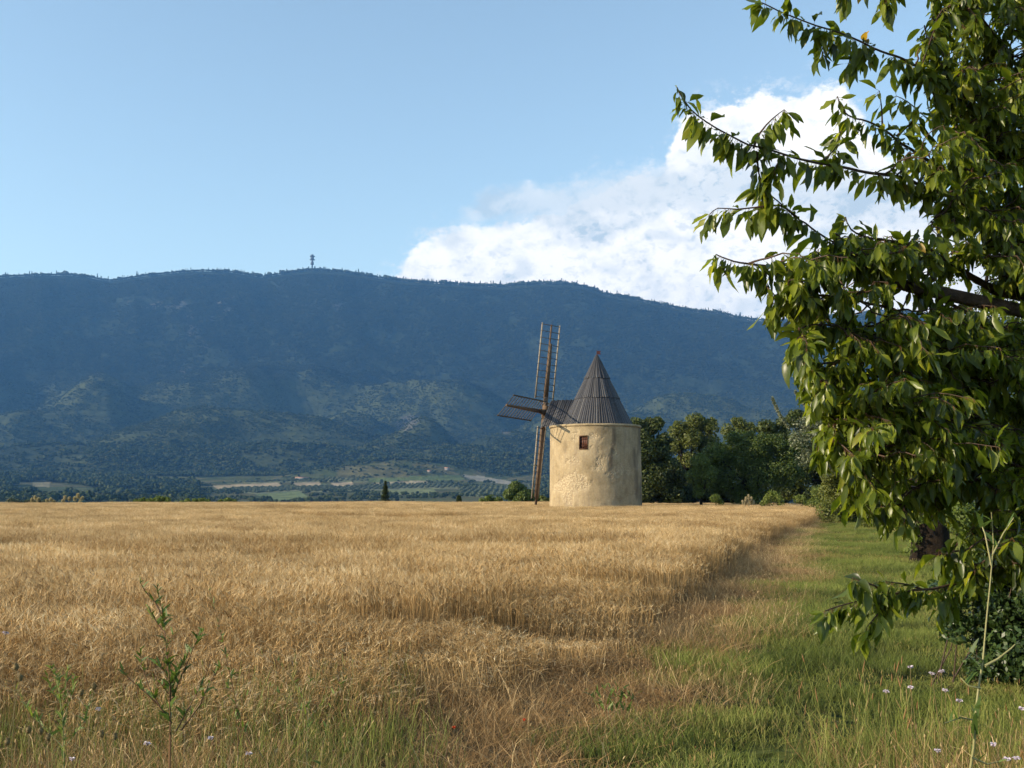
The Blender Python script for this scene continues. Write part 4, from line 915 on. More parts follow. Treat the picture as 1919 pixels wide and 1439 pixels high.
# dark old tree on the right edge of the grass path
tb = G(1745, 1056); TB = np.array([tb[0], tb[1], zt(tb[0], tb[1])])
old = empty('old_tree', TB, 'old tree with thick dark trunk and small leaved crown beside the grass path', 'tree')
T = MB(); D = tb[1]
T.tube([TB + [0, 0, -.2], TB + [0, 0, .25], TB + [.02, 0, 1.2], TB + [.03, .1, 2.1], TB + [.12, .2, 3.0]], [.54, .44, .38, .37, .34], 14)
limbs = [((1790, 700), (1800, 560)), ((1870, 700), (1950, 480)), ((1700, 780), (1690, 690)), ((1900, 820), (2050, 700)), ((1840, 600), (1860, 430))]
for (a, b), (c, d) in limbs: T.tube([TB + [.1, .2, 2.5], P(a, b, D + .3), P(c, d, D + .6)], [.15, .06, .02], 8)
T.build('trunk', M['bark_dark'], old, True)
lob = [(1862, 560, 48), (1895, 520, 52), (1930, 470, 60), (1820, 660, 60), (1900, 650, 80), (1960, 600, 100), (1780, 760, 60), (1860, 780, 80), (1930, 800, 90), (1740, 830, 45), (1820, 880, 60), (1900, 920, 70), (2020, 760, 120), (1770, 545, 12), (1790, 520, 20), (1830, 600, 36), (2000, 450, 90), (1700, 790, 40), (1980, 950, 80), (1690, 705, 42), (1730, 650, 48), (1745, 720, 60), (1785, 610, 45)]
Cs, Rs = lobes3(lob, D, 81, .6); B = MB(); v, q, t = leaf_cloud(Cs, Rs, 95, .045, 81, gaps=.36, tone0=.42); B.add(v, q, tone=t); B.build('crown', M['leaf_mid'], old)
# ivy sprouting at the trunk's left side
I = MB(); v, q, t = leaf_cloud([P(x_, y_, D - .35) for x_, y_ in ((1708, 985), (1712, 1010), (1704, 1030), (1718, 970), (1700, 1000))], [.22, .2, .16, .18, .16], 150, .05, 82, tone0=.75); I.add(v, q, tone=t)
I.build('ivy', M['leaf_mid'], old)
# bramble thicket low on the right
bx_, by_ = P(1880, 1270, 9.3)[0], 9.3
br = empty('bramble_thicket', (bx_, by_, zt(bx_, by_)), 'low dark bramble thicket with small glossy leaves at the right edge', 'bush')
lob = [(1765, 1105, 24), (1785, 1185, 26), (1840, 1260, 34), (1790, 1085, 20), (1810, 1120, 34), (1860, 1075, 44), (1905, 1040, 50), (1860, 1140, 50), (1910, 1130, 60), (1880, 1200, 55), (1940, 1210, 70), (1820, 1170, 26), (1905, 1265, 50), (1960, 1100, 90), (1950, 1290, 50), (1790, 1150, 14), (1850, 1215, 30), (2030, 1200, 110), (2010, 1050, 100)]
Cs, Rs = lobes3(lob, 9.3, 83, .9); B = MB(); v, q, t = leaf_cloud(Cs, Rs, 900, .026, 83, gaps=.22, tone0=.5); v[:, 2] = np.maximum(v[:, 2], .03); B.add(v, q, tone=t); B.build('foliage', M['leaf_bramble'], br)
S = MB(); r = np.random.default_rng(84)
for c in Cs[::6]:
  if c[0] > bx_ - .45: S.tube([(c[0] + r.normal(0, .12), c[1] + .1, 0), (c[0] + r.normal(0, .08), c[1] + .05, c[2] * .6), c], [.007, .005, .002], 5)
S.build('stem', M['twig'], br)

# ---------------------------------------------------------------- near cherry tree: drawn branch by branch
cherry = empty('cherry_tree', (5.0, 7.4, zt(5.0, 7.4)), 'leafy cherry tree with drooping glossy leaves filling the right side', 'tree')
K = P
def path(pts_, d0=None):
    return np.array([K(p[0], p[1], p[2]) for p in pts_])
limbs = [
 [(2300, 300, 7.2), (2150, 480, 7.0), (1950, 300, 6.6), (1850, 215, 6.3), (1760, 150, 6.05), (1700, 114, 5.9), (1640, 92, 5.8), (1560, 58, 5.7), (1490, 30, 5.65), (1425, 6, 5.6)],
 [(2250, 700, 7.2), (1980, 520, 6.7), (1880, 430, 6.35), (1790, 372, 6.1), (1700, 340, 5.95), (1620, 322, 5.85), (1540, 305, 5.75), (1470, 292, 5.65), (1415, 278, 5.6), (1345, 238, 5.5), (1298, 205, 5.5), (1272, 163, 5.5)],
 [(1980, 430, 6.8), (1860, 380, 6.45), (1775, 322, 6.25), (1705, 272, 6.1), (1650, 238, 6.0), (1600, 226, 5.95), (1575, 205, 5.9), (1566, 175, 5.9)],
 [(2250, 820, 7.2), (2000, 680, 6.8), (1860, 610, 6.5), (1760, 560, 6.3), (1680, 520, 6.1), (1600, 480, 5.95), (1540, 440, 5.85), (1490, 405, 5.75), (1450, 370, 5.7), (1422, 345, 5.7)],
 [(1860, 540, 6.5), (1760, 480, 6.3), (1690, 455, 6.2), (1630, 445, 6.05), (1595, 432, 6.0), (1585, 410, 6.0)],
 [(1700, 535, 6.1), (1620, 512, 6.0), (1560, 500, 5.9), (1500, 498, 5.85), (1430, 500, 5.8), (1375, 492, 5.75), (1338, 480, 5.75)],
 [(2050, 780, 6.8), (1900, 700, 6.6), (1790, 640, 6.35), (1690, 590, 6.15), (1590, 560, 6.0), (1510, 555, 5.95), (1470, 570, 5.9), (1452, 590, 5.9)],
 [(2050, 860, 6.9), (1900, 760, 6.6), (1780, 700, 6.35), (1660, 640, 6.15), (1560, 610, 6.0), (1505, 615, 5.95), (1480, 660, 5.9)],
 [(2080, 900, 6.9), (1900, 820, 6.6), (1780, 760, 6.4), (1660, 710, 6.2), (1580, 690, 6.1), (1520, 700, 6.0), (1510, 725, 6.0)],
 [(2080, 940, 6.9), (1920, 860, 6.7), (1790, 800, 6.4), (1690, 770, 6.2), (1600, 765, 6.05), (1550, 790, 6.0), (1540, 840, 6.0)],
 [(2100, 980, 7.0), (1940, 890, 6.7), (1820, 850, 6.5), (1700, 830, 6.25), (1620, 840, 6.1), (1590, 880, 6.0), (1590, 930, 6.0)],
 [(2150, 1000, 7.0), (1980, 930, 6.8), (1860, 900, 6.5), (1770, 890, 6.35), (1715, 915, 6.25), (1690, 950, 6.2)],
 [(2200, 900, 7.2), (2060, 960, 7.0), (1960, 1000, 6.7), (1880, 1040, 6.4), (1820, 1080, 6.25), (1760, 1100, 6.15), (1700, 1110, 6.05), (1640, 1122, 5.95), (1590, 1132, 5.9), (1548, 1142, 5.85)],
 [(2100, 380, 7.0), (1960, 200, 6.6), (1890, 100, 6.35), (1830, 20, 6.2), (1790, -50, 6.1)],
 [(2150, 250, 7.0), (2020, 100, 6.7), (1930, 20, 6.5), (1870, -50, 6.4)],
 [(2100, 560, 6.9), (1980, 420, 6.6), (1890, 320, 6.4), (1830, 260, 6.2), (1790, 220, 6.1)],
 [(2120, 640, 6.9), (2000, 560, 6.7), (1910, 500, 6.5), (1850, 470, 6.35), (1810, 480, 6.25)],
 [(1760, -60, 6.0), (1690, -40, 5.95), (1660, -10, 5.9), (1655, 10, 5.9)], [(1700, -60, 6.0), (1620, -40, 5.95), (1580, -15, 5.9)],
 [(1870, -60, 6.2), (1780, 10, 6.1), (1750, 60, 6.05), (1745, 110, 6.0)],
]
subs = [
 [(1412, 278, 5.6), (1425, 248, 5.6), (1448, 222, 5.6), (1470, 205, 5.6)], [(1418, 285, 5.6), (1422, 325, 5.65), (1432, 350, 5.68)],
 [(1545, 300, 5.75), (1570, 270, 5.8), (1575, 245, 5.8)], [(1640, 322, 5.87), (1665, 345, 5.9), (1672, 362, 5.9)],
 [(1495, 408, 5.75), (1462, 385, 5.7), (1420, 388, 5.7), (1380, 392, 5.7), (1345, 390, 5.7), (1330, 402, 5.7)],
 [(1654, 240, 6.0), (1652, 200, 6.0), (1648, 170, 6.0)], [(1680, 255, 6.05), (1720, 215, 6.05), (1700, 190, 6.0), (1680, 180, 6.0)],
 [(1720, 120, 5.9), (1760, 200, 6.0), (1775, 250, 6.0)], [(1800, 190, 6.2), (1790, 260, 6.15), (1800, 320, 6.1)],
 [(1665, 1118, 6.0), (1640, 1098, 5.95), (1610, 1088, 5.93), (1598, 1082, 5.93)], [(1660, 1120, 6.0), (1645, 1150, 5.95), (1624, 1175, 5.92)], [(1730, 1105, 6.1), (1700, 1095, 6.05), (1660, 1090, 6.0)],
 [(1850, 1060, 6.3), (1790, 1050, 6.2), (1760, 1030, 6.1)], [(1800, 1090, 6.2), (1790, 1120, 6.2), (1760, 1140, 6.15)],
 [(1640, 92, 5.8), (1610, 110, 5.8), (1590, 118, 5.8)], [(1560, 58, 5.7), (1545, 80, 5.7), (1540, 95, 5.7)],
 [(1470, 290, 5.65), (1455, 310, 5.6), (1450, 320, 5.6)], [(1790, 372, 6.1), (1760, 400, 6.05), (1740, 420, 6.0)],
 [(1710, 532, 6.1), (1690, 580, 6.1), (1670, 610, 6.1)], [(1690, 525, 6.1), (1660, 560, 6.1), (1650, 580, 6.1)],
 [(1550, 505, 5.9), (1500, 530, 5.9), (1470, 560, 5.9), (1440, 572, 5.9)], [(1560, 700, 6.1), (1530, 680, 6.0), (1500, 672, 6.0)], [(1585, 770, 6.05), (1545, 755, 6.0), (1525, 760, 6.0)],
 [(1860, 900, 6.5), (1850, 960, 6.3), (1830, 1010, 6.2)], [(1900, 930, 6.5), (1900, 990, 6.4), (1880, 1040, 6.3)],
]
def cat(pts_, step=.04):
    p = path(pts_); n = len(p); out_ = []
    for i_ in range(n - 1):
        p0 = p[max(i_ - 1, 0)]; p1 = p[i_]; p2 = p[i_ + 1]; p3 = p[min(i_ + 2, n - 1)]
        k = max(2, int(np.linalg.norm(p2 - p1) / step)); t = np.linspace(0, 1, k, endpoint=False)[:, None]
        out_.append(.5 * ((2 * p1) + (-p0 + p2) * t + (2 * p0 - 5 * p1 + 4 * p2 - p3) * t ** 2 + (-p0 + 3 * p1 - 3 * p2 + p3) * t ** 3))
    return np.vstack(out_ + [p[-1:]])
LR = np.random.default_rng(5)
LB, LD, LS, LT = [], [], [], []          # leaf base, direction, length, tone
def leaves_on(pts_, every=.026, spread=.7, droop=.75, size=1., skip=0., tone=.45):
    seg = np.linalg.norm(np.diff(pts_, axis=0), axis=1); s = np.concatenate([[0], np.cumsum(seg)]); L_ = s[-1]
    n = max(3, int(L_ * (1 - skip) / every)); u = np.sort(LR.uniform(skip * L_, L_, n)); u = np.append(u, [L_] * 4); n = len(u)
    pos = np.column_stack([np.interp(u, s, pts_[:, k]) for k in range(3)])
    tan = np.column_stack([np.interp(np.minimum(u + .03, L_), s, pts_[:, k]) - np.interp(np.maximum(u - .05, 0), s, pts_[:, k]) for k in range(3)]); tan /= np.linalg.norm(tan, axis=1)[:, None] + 1e-9
    side = LR.normal(size=(n, 3)); side -= tan * (side * tan).sum(1)[:, None]; side /= np.linalg.norm(side, axis=1)[:, None]
    dr = np.clip(LR.normal(droop + .35, .5, n), -.4, 2.2)[:, None]
    d = side * spread + tan * LR.uniform(.1, .8, (n, 1)) + np.array([0, 0, -1.]) * dr; d /= np.linalg.norm(d, axis=1)[:, None]
    LB.append(pos); LD.append(d); LS.append(size * np.clip(LR.normal(.080, .026, n), .028, .14)); LT.append(np.clip(LR.normal(tone, .22, n), 0, .88))
BR = MB(); TW = MB(); paths = []
for k, l in enumerate(limbs):
    p = cat(l); p = p + (np.stack([fbm(np.arange(len(p)) / 7., np.full(len(p), k + .5), 3, 400 + m_) for m_ in range(3)], -1) - .5) * .05
    s = np.linspace(0, 1, len(p)); r0 = .021 if k < 13 else .015
    BR.tube(p, r0 * (1 - s) ** 1.1 + .0032, 7); paths.append(p)
    leaves_on(p, .0078, size=1.16, skip=.25, spread=.75, droop=.7)
for k, l in enumerate(subs):
    p = cat(l); s = np.linspace(0, 1, len(p)); TW.tube(p, .005 * (1 - s) + .002, 5); paths.append(p); leaves_on(p, .009 if k != 5 else .5, size=1.2, spread=.7, droop=.65)
allp = np.vstack(paths)
# where the crown reads as a solid mass: twigs grown out of the nearest limb
MASS = [(1445, 590), (1475, 500), (1520, 470), (1540, 430), (1600, 425), (1640, 450), (1690, 440), (1750, 440), (1790, 400), (1800, 340), (1740, 300), (1760, 240), (1750, 160), (1730, 130), (1740, 60), (1760, -60), (2300, -60), (2300, 1150), (1990, 1130),
        (1900, 1080), (1860, 1010), (1800, 970), (1740, 960), (1690, 990), (1620, 960), (1590, 900), (1560, 830), (1530, 770), (1500, 690), (1480, 640)]
GAPS = [(1630, 580, 34, 24), (1690, 560, 22, 34), (1600, 525, 16, 10), (1785, 530, 26, 20), (1830, 500, 22, 18), (1838, 560, 15, 22), (1790, 940, 10, 20), (1650, 395, 60, 30), (1850, 35, 14, 16), (1905, 90, 10, 30), (1830, 190, 8, 14), (1740, 430, 30, 12), (1745, 1014, 25, 36)]
def in_gap(px, py, grow=1.):
    g = np.zeros(px.shape, bool)
    for a, b, c, d in GAPS: g |= ((px - a) / (c * grow)) ** 2 + ((py - b) / (d * grow)) ** 2 < 1
    return g
cnt = 0
cand = np.column_stack([LR.uniform(1430, 2250, 1900), LR.uniform(-60, 1150, 1900)])
ok = inpoly(cand[:, 0], cand[:, 1], MASS) & ~in_gap(cand[:, 0], cand[:, 1], 1.25) & (LR.random(1900) < np.where(cand[:, 0] > 1960, .35, np.where((cand[:, 0] < 1640) | ((cand[:, 1] > 520) & (cand[:, 1] < 640)), .62, .95)))
for (a, b) in cand[ok]:
    dpt = np.clip(LR.normal(5.9 + (a - 1450) / 500 * .55, .38), 5.2, 7.6); tip = K(a, b, dpt)
    dd_ = np.linalg.norm(allp - tip, axis=1); near_i = np.argsort(dd_)[LR.integers(0, 12)]; q0 = allp[near_i]
    v_ = tip - q0; ln = np.linalg.norm(v_)
    if ln < .08 or ln > 1.6: continue
    m_ = q0 + v_ * .55 + np.array([0, 0, .10 * ln]); tt = np.linspace(0, 1, 12)[:, None]
    p = (1 - tt) ** 2 * q0 + 2 * tt * (1 - tt) * m_ + tt ** 2 * tip
    p = p + (np.stack([fbm(tt[:, 0] * 4, np.full(12, cnt * 1.7 + 3), 3, 700 + c_) for c_ in range(3)], -1) - .5) * .14 * np.sin(tt * pi)
    TW.tube(p, .0045 * (1 - tt[:, 0]) + .0018, 5)
    sk = np.clip(1 - .55 / ln, 0, .6); leaves_on(p, .0135, skip=sk, spread=.75, droop=.7, tone=.47); cnt += 1
LB, LD, LS, LT = np.vstack(LB), np.vstack(LD), np.concatenate(LS), np.concatenate(LT)
px, py, _ = proj(LB + LD * LS[:, None] * .6)
# prune leaves that would close the gaps, or stray out of the crown's outline below the mountain line
kp = ~(in_gap(px, py, 1.) & (LR.random(len(px)) < .93)); LB, LD, LS, LT = LB[kp], LD[kp], LS[kp], LT[kp]
n = len(LB); print('twigs', cnt, 'leaves', n)
LT = np.where(LR.random(n) < .008, LR.uniform(.9, 1, n), LT)
# leaf blades: folded along the midrib, curling down, wavy edge, pointed tip
pet = LB + LD * .012 + LR.normal(0, .003, (n, 3)); pet = LB + LD * LS[:, None] * .22 + np.array([0, 0, -.004])
up_ = LR.normal(0, .45, (n, 3)) + np.array([0, 0, 1.]); up_ -= LD * (up_ * LD).sum(1)[:, None]; up_ /= np.linalg.norm(up_, axis=1)[:, None] + 1e-9
sd_ = np.cross(LD, up_); wd = LS * LR.uniform(.25, .41, n); fold = LR.uniform(.02, .75, n); curl = LR.normal(.2, .18, n)
st = np.array([0, .14, .34, .56, .76, .90, 1.0]); wp = np.array([.05, .58, .98, 1., .70, .30, .02]); rows = []
for t_, w_ in zip(st, wp):
    c = pet + LD * (LS * t_)[:, None] - up_ * (LS * curl * t_ ** 2)[:, None]
    wave = LR.normal(0, .05, (n, 2)) * LS[:, None]
    l_ = c - sd_ * (wd * w_ / 2)[:, None] + up_ * (wd * w_ / 2 * fold * 1.5 + wave[:, 0] * w_)[:, None]; r_ = c + sd_ * (wd * w_ / 2)[:, None] + up_ * (wd * w_ / 2 * fold * 1.5 + wave[:, 1] * w_)[:, None]
    rows += [l_, c, r_]
VV = np.stack(rows, 1); kk = VV.shape[1]
q = np.array([[3 * m_ + e, 3 * m_ + e + 1, 3 * m_ + e + 4, 3 * m_ + e + 3] for m_ in range(6) for e in (0, 1)])
Qs = (np.arange(n)[:, None, None] * kk + q[None]).reshape(-1, 4)
org = np.array(cherry.location)
me = mesh_np('crown', VV.reshape(-1, 3) - org, Qs, M['cherry'], True, {'tone': ('FLOAT', np.repeat(LT, kk))}); link('crown', me, cherry)
SK = MB(); o1 = sd_ * .0011; o2 = up_ * .0011
tri = np.stack([LB - o1, LB + o1, LB + o2, pet - o1, pet + o1, pet + o2], 1).reshape(-1, 3)
SK.add(tri, (np.arange(n)[:, None, None] * 6 + np.array([[0, 1, 4, 3], [1, 2, 5, 4], [2, 0, 3, 5]])[None]).reshape(-1, 4), tone=np.repeat(LR.random(n) * .7, 6)); SK.build('leaf_stalks', M['stalk'], cherry)
tbz = np.array(cherry.location)
hub_ = [tbz + [0, 0, -.2], tbz + [0, 0, .1], tbz + [-.03, .02, 1.0], tbz + [.02, 0, 1.8], tbz + [.0, -.05, 2.8], tbz + [-.1, 0, 4.2]]
BR2 = MB(); BR2.tube(hub_, [.24, .19, .16, .15, .12, .05], 12)
for l in limbs[:17]:
    p0 = K(*l[0]); zz_ = np.clip(p0[2] - .35, .9, 4.1); c0 = np.array([tbz[0], tbz[1], zz_]); BR2.tube([c0, (c0 + p0) / 2 + [0, 0, .04], p0], [.06, .045, .037], 8)
BR2.build('trunk', M['bark'], cherry, True); BR.add(np.concatenate(TW.v), np.concatenate(TW.q)); BR.build('branch', M['twig'], cherry, True)

# ---------------------------------------------------------------- weeds and flowers standing in front
def weed(name, label, base_px, D, stems, leaves, seed, group=None, stem_r=.004, cat='weed', lsz=.05, ltone=.5, stone=.2):
    g0 = G(*base_px) if D is None else P(base_px[0], base_px[1], D); D = g0[1]; x0 = g0[0]; z0 = zt(x0, D)
    e = empty(name, (x0, D, z0), label, cat, group); S = MB(); r = np.random.default_rng(seed); Bd = Blades(); Bd2 = Blades()
    LBs, LDs, Ls, Ws = [], [], [], []
    for st_ in stems:
        p = np.array([P(a, b, D + .03 * np.sin(a)) for a, b in st_]); 
        if st_[0][1] >= 1439 or abs(st_[0][0] - base_px[0]) < 2: p = np.vstack([[x0, D, z0 - .02], p]) if p[0][2] > z0 + .02 else p
        S.tube(p, np.linspace(stem_r if len(st_) > 3 else stem_r * .6, stem_r * .3, len(p)), 6, tone=stone)
        s = np.linspace(0, 1, 400); q_ = np.column_stack([np.interp(s, np.linspace(0, 1, len(p)), p[:, k]) for k in range(3)])
        ln_ = np.linalg.norm(p[-1] - p[0]); n = int(leaves * ln_) + 2; i_ = r.integers(60, 400, n)
        d = r.normal(size=(n, 3)) * np.array([.7, .7, .25]) + np.array([0, 0, .9]); d /= np.linalg.norm(d, axis=1)[:, None]
        LBs.append(q_[i_]); LDs.append(d); Ls.append(lsz * r.uniform(.35, 1.1, n) * (1.15 - .5 * s[i_]))
    b = np.vstack(LBs); d = np.vstack(LDs); l = np.concatenate(Ls); n = len(b)
    Bd.strips(b, b + d * l[:, None], l * .26, np.column_stack([np.zeros((n, 2)), l * .08]), 4, np.clip(r.normal(ltone, .2, n), 0, 1), .15, 1.)
    S.build('stem', M['weedstem'], e); me = Bd.mesh('foliage', M['weedgreen'])
    v = np.empty(len(me.vertices) * 3, np.float32); me.vertices.foreach_get('co', v); v = v.reshape(-1, 3) - np.array(e.location, np.float32); me.vertices.foreach_set('co', v.ravel()); me.update(); link('foliage', me, e)
    return e
weed('tall_weed', 'tall branched green weed with reddish stem before the wheat on the left', (320, 1372), 5.1,
     [[(320, 1372), (318, 1330), (318, 1280), (313, 1230), (308, 1180), (304, 1145), (298, 1120), (294, 1095)], [(302, 1150), (290, 1128), (272, 1108), (262, 1090)], [(308, 1185), (296, 1170), (283, 1148), (276, 1132)], [(303, 1168), (312, 1155)], [(309, 1210), (318, 1198), (324, 1188)],
      [(318, 1330), (330, 1290), (352, 1240), (368, 1200), (382, 1178)], [(320, 1285), (332, 1262), (345, 1240), (357, 1216)], [(322, 1355), (300, 1325), (280, 1290), (265, 1245), (262, 1215)], [(298, 1322), (275, 1300), (240, 1270), (224, 1248)], [(315, 1262), (300, 1250), (284, 1235)],
      [(330, 1370), (352, 1330), (368, 1300), (380, 1280)], [(340, 1368), (375, 1320), (392, 1280), (412, 1250)], [(316, 1300), (308, 1290), (300, 1278)]], 46, 101, stem_r=.0045, lsz=.065)
weed('tall_weed', 'single thin leaning weed right of the branched green weed', (447, 1352), 5.3,
     [[(447, 1352), (440, 1305), (430, 1260), (420, 1215), (410, 1170), (400, 1130), (392, 1105)], [(432, 1265), (448, 1262)], [(434, 1290), (418, 1290), (404, 1296)], [(440, 1315), (455, 1308), (468, 1300)], [(452, 1380), (440, 1340), (410, 1250)], [(470, 1400), (450, 1350), (445, 1330)]], 24, 102, stem_r=.003, lsz=.05, ltone=.6)
weed('tall_weed', 'pale branched weed in the verge between leaning weed and green grass', (575, 1410), 5.2,
     [[(575, 1430), (578, 1380), (576, 1330), (560, 1290), (530, 1250), (500, 1210)], [(578, 1360), (580, 1290), (582, 1240)], [(576, 1340), (540, 1310), (500, 1280)], [(577, 1350), (610, 1310), (640, 1290)]], 20, 103, stem_r=.0028, lsz=.04, ltone=.8, stone=.7)
weed('tall_weed', 'yellow green feathery weed at the lower left edge', (120, 1400), 5.0,
     [[(120, 1420), (118, 1360), (112, 1300), (105, 1265), (95, 1250)], [(116, 1330), (124, 1280), (128, 1248)], [(118, 1350), (135, 1300), (140, 1262)], [(115, 1320), (95, 1290), (88, 1262)], [(122, 1400), (160, 1350), (170, 1300)], [(118, 1400), (60, 1340), (30, 1290)]], 95, 104, stem_r=.003, lsz=.05, ltone=.95, stone=.9)
weed('tall_weed', 'green grass-like weed clump at the foot of the wheat edge', (1150, 1345), 7.6,
     [[(1150 + a, 1345), (1150 + a + a * .6, 1310), (1150 + a * 2.4, 1285 + abs(a) * .4)] for a in (-22, -14, -8, -3, 3, 8, 15, 22)], 46, 105, stem_r=.002, lsz=.075, ltone=.45, stone=.9)
ev = weed('tall_weed', 'very tall thin pale stem rising through the grass at the lower right', (1818, 1439), 3.9,
     [[(1818, 1445), (1825, 1400), (1828, 1340), (1835, 1280), (1842, 1240), (1848, 1170), (1856, 1090), (1862, 1020), (1858, 960)], [(1842, 1238), (1828, 1228), (1820, 1222)], [(1846, 1248), (1870, 1235), (1895, 1215), (1910, 1200)], [(1830, 1350), (1800, 1345), (1770, 1355)], [(1822, 1420), (1850, 1432), (1880, 1425)],
      [(1858, 1060), (1846, 1000), (1838, 980)], [(1860, 1040), (1880, 1000), (1900, 970)], [(1838, 1290), (1815, 1285), (1800, 1270)]], 7, 106, stem_r=.0055, lsz=.09, ltone=.4, stone=.85, cat='weed')
weed('tall_weed', 'thin weed stems leaning beside the wheat edge, nearest the mown margin', (560, 1439), 4.7,
     [[(600, 1439), (606, 1390), (618, 1330), (640, 1280)], [(640, 1439), (648, 1400), (676, 1340)], [(606, 1400), (590, 1350), (570, 1320)]], 20, 107, stem_r=.0026, lsz=.04, ltone=.6, stone=.6)

def flower(px, py, D, label, seed, kind='scabious'):
    p = P(px, py, D); z0 = zt(p[0], D); r = np.random.default_rng(seed)
    e = empty('poppy_flower' if kind == 'poppy' else 'lilac_flower', (p[0] + .02, D, z0), label, 'flower', None if kind == 'poppy' else 'lilac flowers standing in the verge')
    S = MB(); b = np.array([p[0] + r.normal(0, .04), D, z0 - .02]); S.tube([b, (b + p) / 2 + [r.normal(0, .03), 0, 0], p], [.0017, .0014, .0011], 5, tone=.45); S.build('stem', M['weedstem'], e)
    B = Blades(); n = 26 if kind != 'poppy' else 6; a = r.random(n) * 6.28; tl = np.column_stack([np.cos(a), np.sin(a), r.uniform(.1, 1.1, n)]); tl /= np.linalg.norm(tl, axis=1)[:, None]
    l = .017 if kind != 'poppy' else .013
    B.strips(np.repeat(p[None], n, 0), p + tl * l * r.uniform(.7, 1.1, (n, 1)), np.full(n, .008 if kind != 'poppy' else .012), np.column_stack([np.zeros((n, 2)), np.full(n, .004)]), 3, r.random(n), .7, 1.)
    me = B.mesh('petals', M['poppy' if kind == 'poppy' else 'petal']); v = np.empty(len(me.vertices) * 3, np.float32); me.vertices.foreach_get('co', v); v = v.reshape(-1, 3) - np.array(e.location, np.float32); me.vertices.foreach_set('co', v.ravel()); me.update(); link('flower_head', me, e)
FL = [(185, 1331, 5., 'lilac flower at the verge, left of the reddish stemmed weed'), (275, 1396, 4.8, 'lilac flower directly below the reddish stemmed weed'), (135, 1425, 4.7, 'lilac flower at the bottom edge, lowest on the left'),
      (395, 1385, 4.9, 'lilac flower below the thin leaning weed'), (467, 1414, 4.8, 'lilac flower at the bottom, rightmost of the left verge'), (10, 1188, 5.2, 'lilac flower high against the wheat at the left frame edge'),
      (1706, 1252, 5.6, 'highest lilac flower right of the low cherry branch'), (1746, 1264, 5.5, 'lilac flower just right of the highest one by the bramble'), (1764, 1260, 5.6, 'small lilac flower nearest the bramble foot'),
      (1707, 1290, 5.2, 'double sized lilac flower in the middle of the right cluster'), (1772, 1296, 5.2, 'broad lilac flower left of the tall pale stem'), (1798, 1315, 5.0, 'ragged lilac flower touching the tall pale stem'),
      (1661, 1298, 5.1, 'lilac flower furthest left in the right cluster'), (1757, 1410, 4.6, 'lilac flower low between grass and tall pale stem'), (1862, 1398, 4.6, 'lilac flower right of the tall pale stem foot'),
      (1887, 1425, 4.5, 'left one of the two lilac flowers in the bottom right corner'), (1904, 1423, 4.5, 'right one of the two lilac flowers in the bottom right corner'), (1915, 1330, 5., 'lilac flower cut by the right frame edge')]
for k, (a, b, d, lb) in enumerate(FL): flower(a, b, d, lb, 500 + k)
flower(851, 1364, 5.6, 'small orange red poppy low in the straw at the bottom middle', 530, 'poppy'); flower(983, 1350, 5.8, 'dark red poppy right of the orange one', 531, 'poppy')
def teasel(px, py, D, label, seed):
    p = P(px, py, D); r = np.random.default_rng(seed); e = empty('seed_head', (p[0], D, zt(p[0], D)), label, 'seed head', 'round brown seed heads in the lower left verge')
    S = MB(); b = np.array([p[0] + r.normal(0, .05), D, zt(p[0], D)]); S.tube([b, (b + p) / 2 + [r.normal(0, .03), 0, 0], p], .0016, 5, tone=.6); S.build('stem', M['weedstem'], e)
    B = MB(); v, q, t = leaf_cloud([p, p + [0, 0, .006]], [.013, .012], 60000, .003, seed, gaps=.0, squash=1.25, tone0=.4); B.add(v, q, tone=t)
    th_ = np.linspace(0, pi, 7); B.tube(np.column_stack([np.full(7, p[0]), np.full(7, p[1]), p[2] - .015 * np.cos(th_)]), .011 * np.sin(th_) + .0005, 8, tone=.3); B.build('head', M['seedhead'], e)
for k, (a, b, lb) in enumerate(((30, 1250, 'topmost brown seed head near the left frame edge'), (38, 1270, 'brown seed head just below the topmost one'), (176, 1286, 'brown seed head standing alone left of the reddish weed'), (152, 1298, 'brown seed head lower left of the lone one'),
                                (53, 1368, 'left one of the brown seed head pair low at the left'), (76, 1370, 'right one of the brown seed head pair low at the left'), (90, 1382, 'brown seed head just right of the low pair'), (190, 1376, 'brown seed head beside the lilac flower'), (215, 1380, 'brown seed head right of the lilac flower'), (14, 1390, 'lowest brown seed head at the left frame edge'))):
    teasel(a, b, 4.9, lb, 540 + k)

# ---------------------------------------------------------------- mast, farm buildings far away
D = RD - 5
def far_base(px, D):
    a = math.atan((px - CX) / F / cos(PITCH)); return np.array([D * sin(a), D * cos(a), zt(D * sin(a), D * cos(a))])
m = 1 / F * D * 1.0; b = far_base(581, D); zb = P(581, 502, b[1])[2]; b[2] = min(b[2], zb)
mast = empty('telecom_tower', tuple(b), 'concrete telecom tower with round platforms on the mountain top', 'tower')
H_ = P(581, 476, b[1])[2] - b[2]; S = MB()
S.tube([b - [0, 0, 8], b + [0, 0, H_ * .35], b + [0, 0, H_ * .98]], [3.8, 3.1, 2.7], 14); S.build('shaft', M['concrete'], mast)
for z_, rd, h_ in ((.42, 7.2, 9), (.52, 6.0, 4), (.66, 11.5, 3), (.76, 7.4, 7), (.86, 11.5, 2.6), (.94, 5.4, 4.5)):
    S = MB(); c = b + [0, 0, H_ * z_]; S.tube([c - [0, 0, h_ / 2 + .01], c - [0, 0, h_ / 2], c + [0, 0, h_ / 2], c + [0, 0, h_ / 2 + .01]], [.1, rd, rd, .1], 16); S.build('platform', M['concrete'], mast)
S = MB(); c = b + [-9, 0, H_ * .80]; S.tube([c, c + [0, 0, 13]], .7, 6); S.tube([c - [0, 0, 2], b + [-5, 0, H_ * .70]], .7, 6); S.build('antenna', M['concrete'], mast)
